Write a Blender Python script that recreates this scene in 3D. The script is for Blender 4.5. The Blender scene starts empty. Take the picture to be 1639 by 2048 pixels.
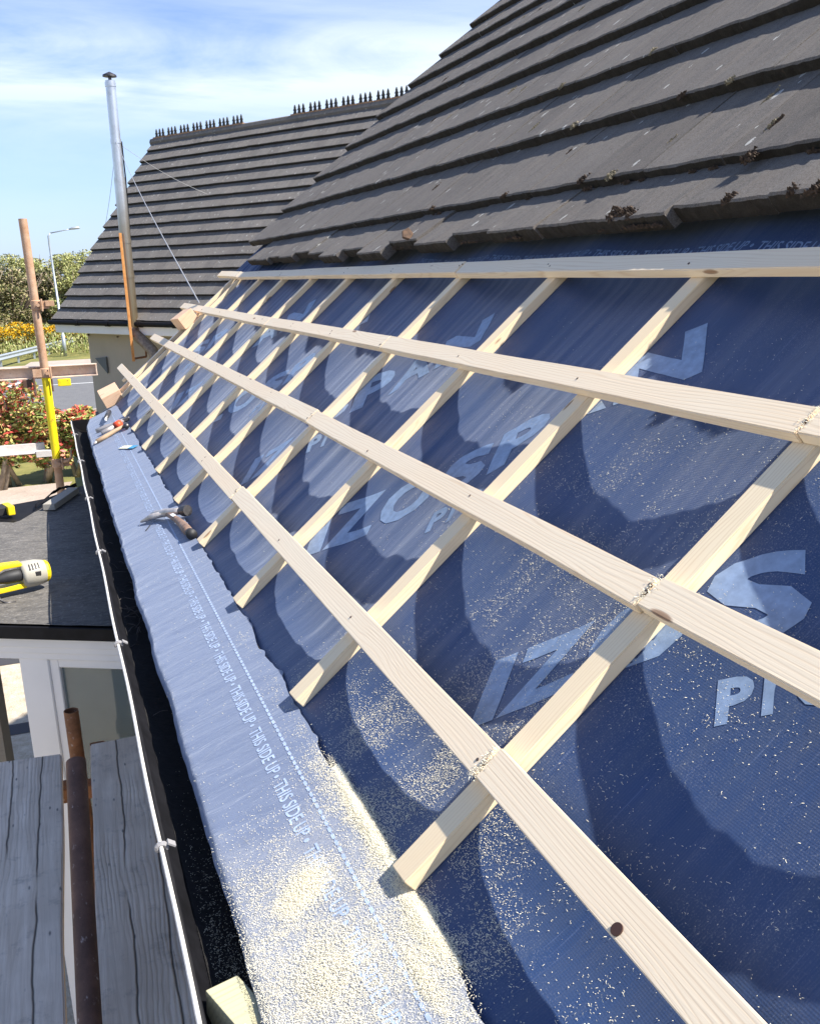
import bpy, bmesh, math, random
from mathutils import Vector, Matrix, noise
rnd = random.Random(7)
SC = bpy.context.scene
COL = SC.collection
TH = math.radians(40.639754)
CT, ST = math.cos(TH), math.sin(TH)
# roof frame: x = up the slope, y = along the eaves (away), z = normal of the roof
ROOF = Matrix(((CT, 0, -ST, 0), (0, 1, 0, 0), (ST, 0, CT, 0), (0, 0, 0, 1)))
def rw(s, y, n=0.0): return ROOF @ Vector((s, y, n))
GZ = -3.9                                   # ground level
SUN = Vector((2.233, -1.5, 3.233)).normalized()

# ------------------------------------------------------------------ helpers
WM = {}                                     # wanted world matrix of every object
def setw(o, m): WM[o.name] = m.copy(); o.matrix_world = m

def link(name, me, m=None, parent=None, mw=None):
    o = bpy.data.objects.new(name, me); COL.objects.link(o)
    if m:
        for k in (m if isinstance(m, (list, tuple)) else [m]): me.materials.append(k)
    if parent is not None: o.parent = parent; WM[o.name] = PART.get(parent.name, WM.get(parent.name, Matrix.Identity(4))).copy()
    if mw is not None: setw(o, mw)
    return o
PART = {}                                   # frame in which the parts of a thing are written
def tag(o, label=None, cat=None, group=None, kind=None):
    if label: o['label'] = label
    if cat: o['category'] = cat
    if group: o['group'] = group
    if kind: o['kind'] = kind
    return o
def empty(name, loc, label, cat, group=None, mw=None):
    o = bpy.data.objects.new(name, None); COL.objects.link(o); o.empty_display_size = .05
    if mw is not None: setw(o, mw)
    else: setw(o, Matrix.Translation(loc)); PART[o.name] = Matrix.Identity(4)
    return tag(o, label, cat, group)
class MB:
    def __init__(s): s.v = []; s.f = []; s.mi = []
    def add(s, vs, fs, mi=0):
        b = len(s.v); s.v += [tuple(p) for p in vs]
        for f in fs: s.f.append(tuple(b + i for i in f)); s.mi.append(mi)
    def box(s, c, d, R=None, mi=0):
        c = Vector(c); h = [k / 2 for k in d]; vs = []
        for x in (-1, 1):
            for y in (-1, 1):
                for z in (-1, 1):
                    p = Vector((x * h[0], y * h[1], z * h[2]))
                    if R is not None: p = R @ p
                    vs.append(c + p)
        s.add(vs, [(0, 1, 3, 2), (4, 6, 7, 5), (0, 4, 5, 1), (2, 3, 7, 6), (0, 2, 6, 4), (1, 5, 7, 3)], mi)
    def tube(s, pts, r, n=12, cap=True, mi=0):
        pts = [Vector(p) for p in pts]; rs = r if isinstance(r, (list, tuple)) else [r] * len(pts)
        rings = []; up = None
        for i, p in enumerate(pts):
            t = (pts[min(i + 1, len(pts) - 1)] - pts[max(i - 1, 0)])
            if t.length < 1e-9: t = Vector((0, 0, 1))
            t.normalize()
            if up is None or abs(t.dot(up)) > .95: up = Vector((0, 0, 1)) if abs(t.z) < .9 else Vector((1, 0, 0))
            a = t.cross(up).normalized(); b = t.cross(a).normalized(); up = -b
            rings.append([p + (a * math.cos(q) + b * math.sin(q)) * rs[i] for q in [2 * math.pi * k / n for k in range(n)]])
        vs = [v for r_ in rings for v in r_]; fs = []
        for i in range(len(pts) - 1):
            for k in range(n):
                fs.append((i * n + k, i * n + (k + 1) % n, (i + 1) * n + (k + 1) % n, (i + 1) * n + k))
        if cap: fs += [tuple(range(n))[::-1], tuple((len(pts) - 1) * n + k for k in range(n))]
        s.add(vs, fs, mi)
    def prism(s, poly, h, M=None, mi=0):
        n = len(poly); vs = [Vector((p[0], p[1], 0)) for p in poly] + [Vector((p[0], p[1], h)) for p in poly]
        if M is not None: vs = [M @ v for v in vs]
        s.add(vs, [tuple(range(n))[::-1], tuple(range(n, 2 * n))] + [(i, (i + 1) % n, n + (i + 1) % n, n + i) for i in range(n)], mi)
    def build(s, name, m=None, parent=None, smooth=False, bevel=0, mw=None, seg=1):
        me = bpy.data.meshes.new(name); me.from_pydata(s.v, [], s.f)
        o = link(name, me, m, parent)
        for i, p in enumerate(me.polygons): p.material_index = s.mi[i]
        bm = bmesh.new(); bm.from_mesh(me); bmesh.ops.recalc_face_normals(bm, faces=bm.faces)
        if bevel:
            es = [e for e in bm.edges if len(e.link_faces) == 2 and e.calc_face_angle(0) > .6]
            bmesh.ops.bevel(bm, geom=es, offset=bevel, segments=seg, affect='EDGES', profile=.6)
        bm.to_mesh(me); bm.free()
        if smooth: me.polygons.foreach_set('use_smooth', [True] * len(me.polygons))
        me.update()
        if mw is not None: setw(o, mw)
        return o
def smooth_by_angle(o, ang=.7):
    me = o.data
    me.polygons.foreach_set('use_smooth', [True] * len(me.polygons))
    bm = bmesh.new(); bm.from_mesh(me)
    for e in bm.edges:
        if len(e.link_faces) == 2: e.smooth = e.calc_face_angle(0) < ang
    bm.to_mesh(me); bm.free()

# ------------------------------------------------------------------ materials
def newmat(name):
    m = bpy.data.materials.new(name); m.use_nodes = True; nt = m.node_tree
    for n in list(nt.nodes): nt.nodes.remove(n)
    out = nt.nodes.new('ShaderNodeOutputMaterial'); b = nt.nodes.new('ShaderNodeBsdfPrincipled')
    nt.links.new(b.outputs[0], out.inputs[0])
    return m, nt, b
class NT:
    def __init__(s, nt): s.nt = nt
    def n(s, t, **kw):
        k = s.nt.nodes.new(t)
        for a, v in kw.items():
            if a in ('ins',):
                for i, x in v.items():
                    if hasattr(x, 'links'): s.nt.links.new(x, k.inputs[i])
                    else: k.inputs[i].default_value = x
            else: setattr(k, a, v)
        return k
    def L(s, a, b): s.nt.links.new(a, b)
    def math(s, op, a, b=0.0, c=0.0, clamp=False):
        k = s.nt.nodes.new('ShaderNodeMath'); k.operation = op; k.use_clamp = clamp
        for i, x in enumerate((a, b, c)):
            if hasattr(x, 'links'): s.nt.links.new(x, k.inputs[i])
            else: k.inputs[i].default_value = x
        return k.outputs[0]
    def mix(s, f, a, b):
        k = s.nt.nodes.new('ShaderNodeMix'); k.data_type = 'RGBA'
        for i, x in ((0, f), (6, a), (7, b)):
            if hasattr(x, 'links'): s.nt.links.new(x, k.inputs[i])
            else: k.inputs[i].default_value = x if i == 0 else (*x, 1) if len(x) == 3 else x
        return k.outputs[2]
    def noise(s, vec, scale, detail=4, rough=.55, dist=0):
        k = s.n('ShaderNodeTexNoise', ins={'Scale': scale, 'Detail': detail, 'Roughness': rough, 'Distortion': dist})
        s.L(vec, k.inputs['Vector']); return k.outputs[0]
    def map(s, vec, scale=(1, 1, 1), loc=(0, 0, 0), rot=(0, 0, 0)):
        k = s.n('ShaderNodeMapping', ins={'Scale': scale, 'Location': loc, 'Rotation': rot}); s.L(vec, k.inputs[0]); return k.outputs[0]
    def ramp(s, f, stops):
        k = s.n('ShaderNodeValToRGB'); e = k.color_ramp.elements
        while len(e) < len(stops): e.new(.5)
        for i, (p, c) in enumerate(stops):
            e[i].position = p; e[i].color = (c, c, c, 1) if not isinstance(c, (tuple, list)) else (*c, 1)
        s.L(f, k.inputs[0]); return k.outputs[0]
    def bump(s, h, strength=.3, dist=.002, normal=None):
        k = s.n('ShaderNodeBump', ins={'Strength': strength, 'Distance': dist}); s.L(h, k.inputs['Height'])
        if normal is not None: s.L(normal, k.inputs['Normal'])
        return k.outputs[0]
def coords(N, rand=True):
    tc = N.n('ShaderNodeTexCoord'); v = tc.outputs['Object']
    if rand:
        oi = N.n('ShaderNodeObjectInfo'); a = N.n('ShaderNodeVectorMath', operation='SCALE'); 
        cmb = N.n('ShaderNodeCombineXYZ'); N.L(oi.outputs['Random'], cmb.inputs[0]); N.L(oi.outputs['Random'], cmb.inputs[1]); N.L(oi.outputs['Random'], cmb.inputs[2])
        N.L(cmb.outputs[0], a.inputs[0]); a.inputs['Scale'].default_value = 37.0
        b = N.n('ShaderNodeVectorMath', operation='ADD'); N.L(v, b.inputs[0]); N.L(a.outputs[0], b.inputs[1]); v = b.outputs[0]
    return v
def plain(name, col, rough=.6, metal=0, nscale=0, namp=.25, bump=0, bscale=200, rand=False):
    m, nt, b = newmat(name); N = NT(nt)
    b.inputs['Roughness'].default_value = rough; b.inputs['Metallic'].default_value = metal
    b.inputs['Base Color'].default_value = (*col, 1)
    if nscale:
        v = coords(N, rand); f = N.noise(v, nscale, 6, .6)
        f = N.ramp(f, [(.3, 0.0), (.7, 1.0)])
        N.L(N.mix(f, tuple(c * (1 - namp) for c in col), tuple(min(1, c * (1 + namp)) for c in col)), b.inputs['Base Color'])
    if bump:
        v = coords(N, rand); N.L(N.bump(N.noise(v, bscale, 4), bump, .002), b.inputs['Normal'])
    return m
def wood(name, base=(.80, .64, .43), dark=(.56, .38, .20), k=1.0, rough=.62, knots=True, contrast=.72):
    m, nt, b = newmat(name); N = NT(nt); v = coords(N)
    sep = N.n('ShaderNodeSeparateXYZ'); N.L(v, sep.inputs[0])
    warp = N.noise(N.map(v, (1.05 * k, 8 * k, 8 * k)), 1.6, 1.2, .4)
    yz = N.math('ADD', sep.outputs[1], N.math('MULTIPLY', sep.outputs[2], .55))
    kv = N.map(v, (3.6 * k, 15 * k, 15 * k))
    vor = N.n('ShaderNodeTexVoronoi', ins={'Scale': 1.0}); vor.feature = 'F1'; N.L(kv, vor.inputs[0])
    swirl = N.ramp(vor.outputs['Distance'], [(0.0, 1.0), (.42, 0.0)])
    ph = N.math('ADD', N.math('MULTIPLY', yz, 820.0 * k), N.math('MULTIPLY', warp, 52.0))
    ph = N.math('ADD', ph, N.math('MULTIPLY', swirl, 9.0)); ph = N.math('ADD', ph, N.math('MULTIPLY', N.noise(N.map(v, (.25, 70, 70)), 1.0, 2, .6), 9.0))
    w = N.math('SINE', ph)
    w = N.math('MULTIPLY_ADD', w, .5, .5)
    lines = N.math('POWER', w, 4.5)
    fine = N.noise(N.map(v, (6, 260, 260)), 1.0, 3, .6)
    amt = N.math('MULTIPLY', lines, N.math('MULTIPLY_ADD', N.noise(N.map(v, (2, 14, 14)), 1.0, 2), 1.2, -.15, clamp=True))
    col = N.mix(N.math('MULTIPLY', amt, contrast, clamp=True), base, dark)
    col = N.mix(N.math('MULTIPLY', fine, .22), col, tuple(c * .72 for c in base))
    big = N.ramp(N.noise(N.map(v, (1.3, 5, 5)), 1.0, 2), [(.35, 0.0), (.75, .5)])
    col = N.mix(big, col, (base[0] * 1.02, base[1] * .90, base[2] * .78))
    if knots:
        kn = N.ramp(vor.outputs['Distance'], [(0.0, 1.0), (.07, .9), (.10, 0.0)])
        rn = N.math('GREATER_THAN', N.n('ShaderNodeSeparateColor', ins={'Color': vor.outputs['Color']}).outputs[0], .55)
        col = N.mix(N.math('MULTIPLY', N.math('MULTIPLY', kn, rn), .85), col, (.25, .12, .055))
    N.L(col, b.inputs['Base Color']); b.inputs['Roughness'].default_value = rough
    b.inputs['Specular IOR Level'].default_value = .3
    N.L(N.bump(N.math('ADD', fine, N.math('MULTIPLY', lines, -.25)), .22, .0012), b.inputs['Normal'])
    return m
M = {}
M['pine'] = wood('pine', base=(.88, .75, .56), dark=(.60, .40, .22))
M['pine2'] = wood('pine_rafter', base=(.88, .73, .50), dark=(.62, .41, .21), k=1.3, contrast=.7)
M['block'] = wood('pine_block', base=(.74, .52, .36), dark=(.50, .26, .14), contrast=.8)
M['treated'] = wood('treated_pine', base=(.50, .47, .30), dark=(.22, .21, .12), k=.7, contrast=.8, knots=False)
M['offcut'] = wood('grey_pine', base=(.40, .38, .33), dark=(.25, .22, .18), knots=False)
M['nail'] = plain('nail_steel', (.16, .12, .10), .5, .8)

def weathered(name):
    m, nt, b = newmat(name); N = NT(nt); v = coords(N)
    g = N.noise(N.map(v, (2.2, 42, 42)), 1.0, 6, .65, .8)
    big = N.noise(v, 3.2, 4, .6)
    col = N.mix(N.ramp(g, [(.3, 0.0), (.7, 1.0)]), (.60, .48, .36), (.90, .76, .61))
    col = N.mix(N.ramp(big, [(.45, 0.0), (.62, .65)]), col, (.60, .49, .38))
    wv = N.math('SINE', N.math('ADD', N.math('MULTIPLY', N.n('ShaderNodeSeparateXYZ', ins={0: v}).outputs[1], 520.0), N.math('MULTIPLY', N.noise(N.map(v, (2.5, 9, 9)), 1.0, 3), 30.0)))
    ridg = N.math('MULTIPLY', N.math('POWER', N.math('MULTIPLY_ADD', wv, .5, .5), 2.0), N.ramp(N.noise(N.map(v, (1.5, 5, 5), (4, 1, 2)), 1.0, 2), [(.45, 0.0), (.6, 1.0)]))
    col = N.mix(N.math('MULTIPLY', ridg, .15), col, (.25, .22, .19)); col = N.mix(N.ramp(N.noise(v, 13, 6, .75), [(.55, 0.0), (.70, .45)]), col, (.20, .17, .15))
    sp = N.n('ShaderNodeTexVoronoi', ins={'Scale': 26.0, 'Randomness': 1.0}); N.L(N.map(v, (.5, 1.6, 1)), sp.inputs[0])
    spots = N.ramp(sp.outputs['Distance'], [(0.05, 1.0), (.16, 0.0)])
    rn = N.math('GREATER_THAN', N.n('ShaderNodeSeparateColor', ins={'Color': sp.outputs['Color']}).outputs[1], .68)
    col = N.mix(N.math('MULTIPLY', N.math('MULTIPLY', spots, rn), .8), col, (.07, .065, .07))
    wht = N.ramp(N.noise(v, 38, 5, .7), [(.66, 0.0), (.76, .5)])
    col = N.mix(wht, col, (.55, .53, .52))
    # long drying cracks
    cr = N.n('ShaderNodeTexVoronoi', ins={'Scale': 1.0}); cr.feature = 'DISTANCE_TO_EDGE'
    dv = N.n('ShaderNodeVectorMath', operation='ADD'); N.L(N.map(v, (.55, 10, 3)), dv.inputs[0])
    nn = N.n('ShaderNodeTexNoise', ins={'Scale': 9.0}); N.L(v, nn.inputs[0]); sc = N.n('ShaderNodeVectorMath', operation='SCALE'); N.L(nn.outputs['Color'], sc.inputs[0]); sc.inputs['Scale'].default_value = .25
    N.L(sc.outputs[0], dv.inputs[1]); N.L(dv.outputs[0], cr.inputs[0])
    ov = N.n('ShaderNodeTexCoord').outputs['Object']; sx = N.n('ShaderNodeSeparateXYZ', ins={0: ov}); crk = None
    for q, (y0, fr) in enumerate(((-.052, 3.1), (.030, 2.3))):
        wob = N.math('MULTIPLY', N.math('SUBTRACT', N.noise(N.map(v, (1.6, .01, .01), (q * 3.1, 0, 0)), 1.0, 4, .6), .5), .05)
        dd = N.math('ABSOLUTE', N.math('SUBTRACT', N.math('SUBTRACT', sx.outputs[1], y0), wob))
        ln = N.math('MULTIPLY', N.ramp(dd, [(.0006, 1.0), (.0015, 0.0)]), N.ramp(N.noise(N.map(v, (fr * .5, .01, .01), (q * 9, 2, 0)), 1.0, 1), [(.42, 0.0), (.47, 1.0)]))
        crk = ln if crk is None else N.math('MAXIMUM', crk, ln)
    col = N.mix(crk, col, (.03, .027, .025))
    N.L(col, b.inputs['Base Color']); b.inputs['Roughness'].default_value = .85
    h = N.math('SUBTRACT', N.math('ADD', g, N.math('MULTIPLY', ridg, -.5)), N.math('MULTIPLY', crk, 2.0))
    N.L(N.bump(h, .6, .003), b.inputs['Normal'])
    return m
M['board'] = weathered('weathered_board')

def membrane(name, apron=False):
    m, nt, b = newmat(name); N = NT(nt); tc = N.n('ShaderNodeTexCoord'); v = tc.outputs['Object']
    sep = N.n('ShaderNodeSeparateXYZ'); N.L(v, sep.inputs[0])
    base = (.012, .040, .125) if not apron else (.125, .155, .235)
    n1 = N.noise(N.map(v, (1.4, 14, 1)), 2.2, 5, .6)          # streaks running down the slope
    n2 = N.noise(v, 6, 4, .6)
    lightc = (.050, .074, .130) if not apron else (.155, .185, .27)
    col = N.mix(N.ramp(n1, [(.42, 0.0), (.72, .36)]), base, lightc)
    if not apron:
        near = N.math('MULTIPLY_ADD', sep.outputs[1], -.42, .95, clamp=True)
        dust = N.ramp(N.noise(v, 420, 3, .75), [(.55, 0.0), (.66, 1.0)])
        dust = N.math('MULTIPLY', dust, N.math('MULTIPLY', near, N.ramp(n2, [(.40, .02), (.66, .42)])))
        col = N.mix(dust, col, (.42, .42, .42))
        scr = N.ramp(N.noise(N.map(v, (3, 160, 1), rot=(0, 0, .35)), 1.5, 4, .6), [(.62, 0.0), (.74, .35)])
        col = N.mix(scr, col, (.16, .21, .36))
    if apron:      # powdery sawdust caught in the weave near the saw cuts
        zone = N.ramp(N.math('ADD', sep.outputs[1], N.math('MULTIPLY', N.math('SUBTRACT', N.noise(v, 9, 4, .6), .5), .55)), [(.0, 1.0), (.36, 0.0)])
        pw = N.ramp(N.noise(v, 620, 3, .8), [(.44, 0.0), (.60, 1.0)])
        col = N.mix(N.math('MULTIPLY', N.math('MULTIPLY', zone, pw), .8), col, (.66, .62, .52))
    N.L(col, b.inputs['Base Color'])
    b.inputs['Roughness'].default_value = .5 if not apron else .46
    b.inputs['Specular IOR Level'].default_value = .5
    b.inputs['Sheen Weight'].default_value = .25; b.inputs['Sheen Roughness'].default_value = .5; b.inputs['Sheen Tint'].default_value = (.75, .83, 1, 1)
    P = 2 * math.pi
    wx = N.math('SINE', N.math('MULTIPLY', sep.outputs[0], P / .0034)); wy = N.math('SINE', N.math('MULTIPLY', sep.outputs[1], P / .0040))
    if apron: wv = N.math('ADD', N.math('MULTIPLY', wy, 1.3), N.math('MULTIPLY', wx, .15))
    else: wv = N.math('ADD', N.math('MULTIPLY', wx, .7), N.math('MULTIPLY', wy, .7))
    wr = N.noise(N.map(v, (5, 16, 1)), 1.6, 5, .6, .6)
    nb = N.bump(wv, .13 if not apron else .26, .0006)
    nb = N.bump(wr, .30 if not apron else .6, .006 if not apron else .012, nb)
    N.L(nb, b.inputs['Normal'])
    return m
M['memb'] = membrane('membrane'); M['apron'] = membrane('membrane_eaves', True)
M['print'] = plain('printed_ink', (.22, .30, .44), .5, nscale=60, namp=.18)
M['printe'] = plain('printed_ink_pale', (.36, .44, .60), .5, nscale=90, namp=.2)
M['under'] = plain('membrane_underside', (.62, .64, .66), .7)

def concrete_tile(name, base=(.104, .094, .085), lich=True, scale=1.0):
    m, nt, b = newmat(name); N = NT(nt); v = coords(N, False)
    g = N.noise(v, 420 * scale, 3, .7); lg = N.noise(v, 7 * scale, 7, .75); st = N.noise(N.map(v, (2.2, 34, 2)), 1.0 * scale, 4, .6)
    at = N.n('ShaderNodeAttribute', attribute_name='tone')
    col = N.mix(N.ramp(lg, [(.3, 0.0), (.7, 1.0)]), tuple(c * .62 for c in base), tuple(c * 1.38 for c in base))
    col = N.mix(N.ramp(st, [(.40, 0.0), (.62, .7)]), col, (base[0] * 1.5, base[1] * 1.38, base[2] * 1.25))
    col = N.mix(N.ramp(g, [(.40, 0.0), (.72, .65)]), col, (.30, .285, .27)); g3 = N.noise(v, 150 * scale, 3, .7); col = N.mix(N.ramp(g3, [(.30, .55), (.48, 0.0)]), col, (.055, .05, .047))
    col = N.mix(N.math('MULTIPLY', at.outputs['Fac'], .5), col, (base[0] * .45, base[1] * .43, base[2] * .45))
    gr_ = N.n('ShaderNodeAttribute', attribute_name='shade_grime')
    col = N.mix(N.math('MULTIPLY', gr_.outputs['Fac'], N.ramp(N.noise(v, 45, 4, .7), [(.2, .75), (.7, 1.0)])), col, (.022, .019, .016))  # grime together with painted shade darkens the tail face of every tile
    if lich:
        vo = N.n('ShaderNodeTexVoronoi', ins={'Scale': 1.0}); N.L(N.map(v, (11 * scale, 26 * scale, 9)), vo.inputs[0])
        sz = N.n('ShaderNodeSeparateColor', ins={'Color': vo.outputs['Color']})
        thr = N.math('MULTIPLY', sz.outputs[0], .24)
        spot = N.math('MULTIPLY', N.math('LESS_THAN', vo.outputs['Distance'], thr), N.math('GREATER_THAN', sz.outputs[1], .42))
        edge = N.math('GREATER_THAN', N.noise(v, 70 * scale, 4, .7), .44)
        col = N.mix(N.math('MULTIPLY', N.math('MULTIPLY', N.math('MULTIPLY', spot, edge), N.math('SUBTRACT', 1.0, gr_.outputs['Fac'])), .8), col, (.50, .50, .47))
        och = N.ramp(N.noise(N.map(v, (4, 9, 4)), 3.0 * scale, 6, .75), [(.67, 0.0), (.74, .45)])
        col = N.mix(och, col, (.22, .12, .07))
    N.L(col, b.inputs['Base Color']); b.inputs['Roughness'].default_value = .88
    b.inputs['Specular IOR Level'].default_value = .25
    nb = N.bump(g, .9, .003); nb = N.bump(N.noise(N.map(v, (10, 60, 10)), 1.0, 4), .35, .004, nb); N.L(nb, b.inputs['Normal'])
    return m
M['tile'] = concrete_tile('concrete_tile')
M['tile_far'] = concrete_tile('concrete_tile_far', (.120, .112, .105), scale=.8)
M['moss'] = plain('moss', (.055, .036, .024), .95, nscale=120, namp=.7, bump=.8, bscale=250)
M['moss2'] = plain('moss_pale', (.22, .19, .13), .95, nscale=200, namp=.7, bump=.8, bscale=250)
M['terracotta'] = plain('brown_shard', (.10, .055, .03), .8, nscale=60, namp=.5)
M['black'] = plain('black_pvc', (.008, .008, .010), .62, nscale=18, namp=.5); M['black'].node_tree.nodes['Principled BSDF'].inputs['Specular IOR Level'].default_value = .18
M['dirt'] = plain('gutter_dirt', (.008, .007, .007), .95, nscale=60, namp=.8, bump=1, bscale=120)
M['cable'] = plain('white_cable', (.72, .70, .66), .45, nscale=40, namp=.2)
M['clip'] = plain('clear_clip', (.30, .29, .29), .35)
M['saw'] = plain('sawdust', (.88, .79, .60), .85, nscale=300, namp=.18)
M['sawheap'] = plain('sawdust_heap', (.88, .81, .64), .9, nscale=500, namp=.25, bump=1, bscale=700)

# ------------------------------------------------------------------ camera, sun, sky
RWC = [[0.93660504, -0.34950754, -0.02480889], [-0.12192289, -0.25870967, -0.95822968], [0.32849020, 0.90050752, -0.28492175]]
CAMC = [-0.486032, -1.040020, 0.690144]
cam = bpy.data.cameras.new('camera'); co = bpy.data.objects.new('camera', cam); COL.objects.link(co)
R = Matrix(RWC)                       # rows: right, down, forward in world
mw = Matrix((( R[0][0], -R[1][0], -R[2][0], CAMC[0]), (R[0][1], -R[1][1], -R[2][1], CAMC[1]), (R[0][2], -R[1][2], -R[2][2], CAMC[2]), (0, 0, 0, 1)))
setw(co, mw)
cam.sensor_fit = 'HORIZONTAL'; cam.sensor_width = 36; cam.lens = 1900 / 1639 * 36; cam.shift_y = 80 / 1639
cam.clip_start = .05; cam.clip_end = 3000
SC.camera = co
sl = bpy.data.lights.new('sun', 'SUN'); so = bpy.data.objects.new('sun', sl); COL.objects.link(so)
sl.energy = 5.0; sl.angle = math.radians(.55); sl.color = (1, .95, .87)
so.rotation_euler = SUN.to_track_quat('Z', 'Y').to_euler(); so.location = (3, -3, 6)
W = bpy.data.worlds.new('World'); SC.world = W; W.use_nodes = True; nt = W.node_tree; N = NT(nt)
for n in list(nt.nodes): nt.nodes.remove(n)
out = nt.nodes.new('ShaderNodeOutputWorld'); bg = nt.nodes.new('ShaderNodeBackground'); N.L(bg.outputs[0], out.inputs[0])
sky = nt.nodes.new('ShaderNodeTexSky'); sky.sky_type = 'NISHITA'; sky.sun_disc = False
sky.sun_elevation = math.asin(SUN.z); sky.sun_rotation = math.atan2(SUN.x, SUN.y)
sky.air_density = 1.0; sky.dust_density = .6; sky.ozone_density = 2.2; sky.altitude = 50
tc = N.n('ShaderNodeTexCoord'); g = tc.outputs['Generated']
sp = N.n('ShaderNodeSeparateXYZ'); N.L(g, sp.inputs[0])
# thin cirrus: streaks in direction space, elevation bands
mp = N.map(g, (1.0, 1.0, 7.0), (0.35, .1, .25), (0.05, 0.16, .2))
c1 = N.noise(mp, 2.3, 8, .60, .7); c2 = N.noise(N.map(g, (2.0, 2.0, 13), rot=(.10, .16, 0)), 2.2, 6, .55, .6)
band = N.ramp(sp.outputs[2], [(0.0, .05), (.09, .10), (.13, .38), (.168, 1.0), (.200, 1.0), (.225, .50), (.27, .30), (.34, .05), (.9, .0)])
cm = N.math('MULTIPLY', N.ramp(N.math('MULTIPLY_ADD', c2, .35, N.math('MULTIPLY', c1, .75)), [(.40, 0.0), (.66, 1.0)]), band)
hz = N.ramp(sp.outputs[2], [(0.0, .55), (.06, .30), (.13, .10), (.25, .02), (.5, .24), (1.0, .30)])
skyc = N.n('ShaderNodeVectorMath', operation='MULTIPLY'); N.L(sky.outputs[0], skyc.inputs[0]); skyc.inputs[1].default_value = (1.28, 1.38, 1.75)
dk = N.n('ShaderNodeVectorMath', operation='SCALE'); N.L(skyc.outputs[0], dk.inputs[0]); N.L(N.ramp(sp.outputs[2], [(0.0, 1.0), (.26, 1.0), (.45, .72), (1.0, .60)]), dk.inputs['Scale'])
c = N.mix(hz, dk.outputs[0], (5.0, 7.0, 11.6)); c = N.mix(N.math('MULTIPLY', cm, .66), c, (10.8, 11.5, 12.6))
N.L(c, bg.inputs[0]); bg.inputs[1].default_value = .06
SC.view_settings.view_transform = 'Standard'; SC.view_settings.look = 'None'; SC.view_settings.exposure = .95; SC.view_settings.gamma = 1

# ------------------------------------------------------------------ roof membrane
HC, TT, BW, WC = .0228, .0216, .0519, .046      # counter batten height, batten thickness, batten width, counter width
YK = [.6 * k for k in range(-2, 9)] + [5.45, 5.764]
def sm(a, b, x):
    t = max(0, min(1, (x - a) / (b - a))); return t * t * (3 - 2 * t)
def nz(x, y, z=0): return noise.noise(Vector((x, y, z)))
def sag(s, y):
    z = 0
    for a, b in zip(YK[:-1], YK[1:]):
        if a <= y <= b:
            u = (y - a) / (b - a); hw = WC * .5 / (b - a)
            u = (u - hw) / (1 - 2 * hw); 
            if 0 < u < 1:
                depth = .031 * min(1, ((b - a) / .6)) * (1 + .22 * nz(s * 1.5, round(a * 3) * 7.3))
                z = -depth * (1 - abs(2 * u - 1) ** 2.3)
                z += (.0046 * nz(s * .8, y * 13, 3) + .0018 * nz(s * 1.3, y * 36, 9)) * min(1, 5 * min(u, 1 - u))
            break
    z *= .18 + .82 * sm(-.172, -.03, s)
    z *= 1 - .65 * sm(1.0, 1.12, s)
    pl = sm(4.5, 5.0, y) * sm(.99, 1.05, s)
    z += pl * (.006 + .010 * math.sin(y * 75 + s * 9))
    return z
def grid(name, xs, ys, fn, m, parent=None, mw=None, thick=0):
    vs = [fn(x, y) for x in xs for y in ys]; n = len(ys)
    fs = [(i * n + j, (i + 1) * n + j, (i + 1) * n + j + 1, i * n + j + 1) for i in range(len(xs) - 1) for j in range(n - 1)]
    me = bpy.data.meshes.new(name); me.from_pydata([tuple(v) for v in vs], [], fs)
    me.polygons.foreach_set('use_smooth', [True] * len(fs)); me.update()
    o = link(name, me, m, parent)
    if mw is not None: setw(o, mw)
    return o
def rng(a, b, d):
    n = max(1, int(round((b - a) / d))); return [a + (b - a) * i / n for i in range(n + 1)]
memb = grid('roofing_membrane', rng(-.172, 1.42, .02), rng(-1.2, 5.93, .0075), lambda s, y: (s, y, sag(s, y)), M['memb'], mw=ROOF)
tag(memb, 'dark blue breathable roofing membrane sagging between the pine battens, printed with large pale letters', 'roofing membrane')

def text_mesh(body, size, extr_w=None, bold=.0, shear=0, spacing=1.0):
    cu = bpy.data.curves.new('t', 'FONT'); cu.body = body; cu.size = size; cu.offset = bold; cu.shear = shear; cu.space_character = spacing
    cu.resolution_u = 3
    to = bpy.data.objects.new('t', cu); COL.objects.link(to)
    dg = bpy.context.evaluated_depsgraph_get(); me = bpy.data.meshes.new_from_object(to.evaluated_get(dg))
    bpy.data.objects.remove(to); bpy.data.curves.remove(cu)
    return me
def drape(name, me, M2, fn, m, parent, step=.015, sx=None):
    bm = bmesh.new(); bm.from_mesh(me); bpy.data.meshes.remove(me)
    bmesh.ops.remove_doubles(bm, verts=bm.verts, dist=1e-5)
    if len(bm.verts) == 0: return None
    for v in bm.verts: v.co = M2 @ v.co
    for ax in (0, 1):
        lo = min(v.co[ax] for v in bm.verts); hi = max(v.co[ax] for v in bm.verts)
        st = step if ax == 1 else (sx or step * 2)
        k = math.floor(lo / st) + 1
        while k * st < hi:
            no = [0, 0, 0]; no[ax] = 1; c = [0, 0, 0]; c[ax] = k * st
            bmesh.ops.bisect_plane(bm, geom=bm.verts[:] + bm.edges[:] + bm.faces[:], plane_co=c, plane_no=no); k += 1
    for v in bm.verts: v.co = Vector(fn(v.co.x, v.co.y))
    bm.normal_update()
    me = bpy.data.meshes.new(name); bm.to_mesh(me); bm.free()
    me.polygons.foreach_set('use_smooth', [True] * len(me.polygons))
    return link(name, me, m, parent)
e = Vector((.719, -.695)); gg = Vector((.695, .719))
BIG = (('I', 0, .048), ('Z', .054, .203), ('O', .210, .378), ('S', .398, .535), ('P', .552, .692), ('A', .698, .858), ('N', .872, 1.048))
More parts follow.
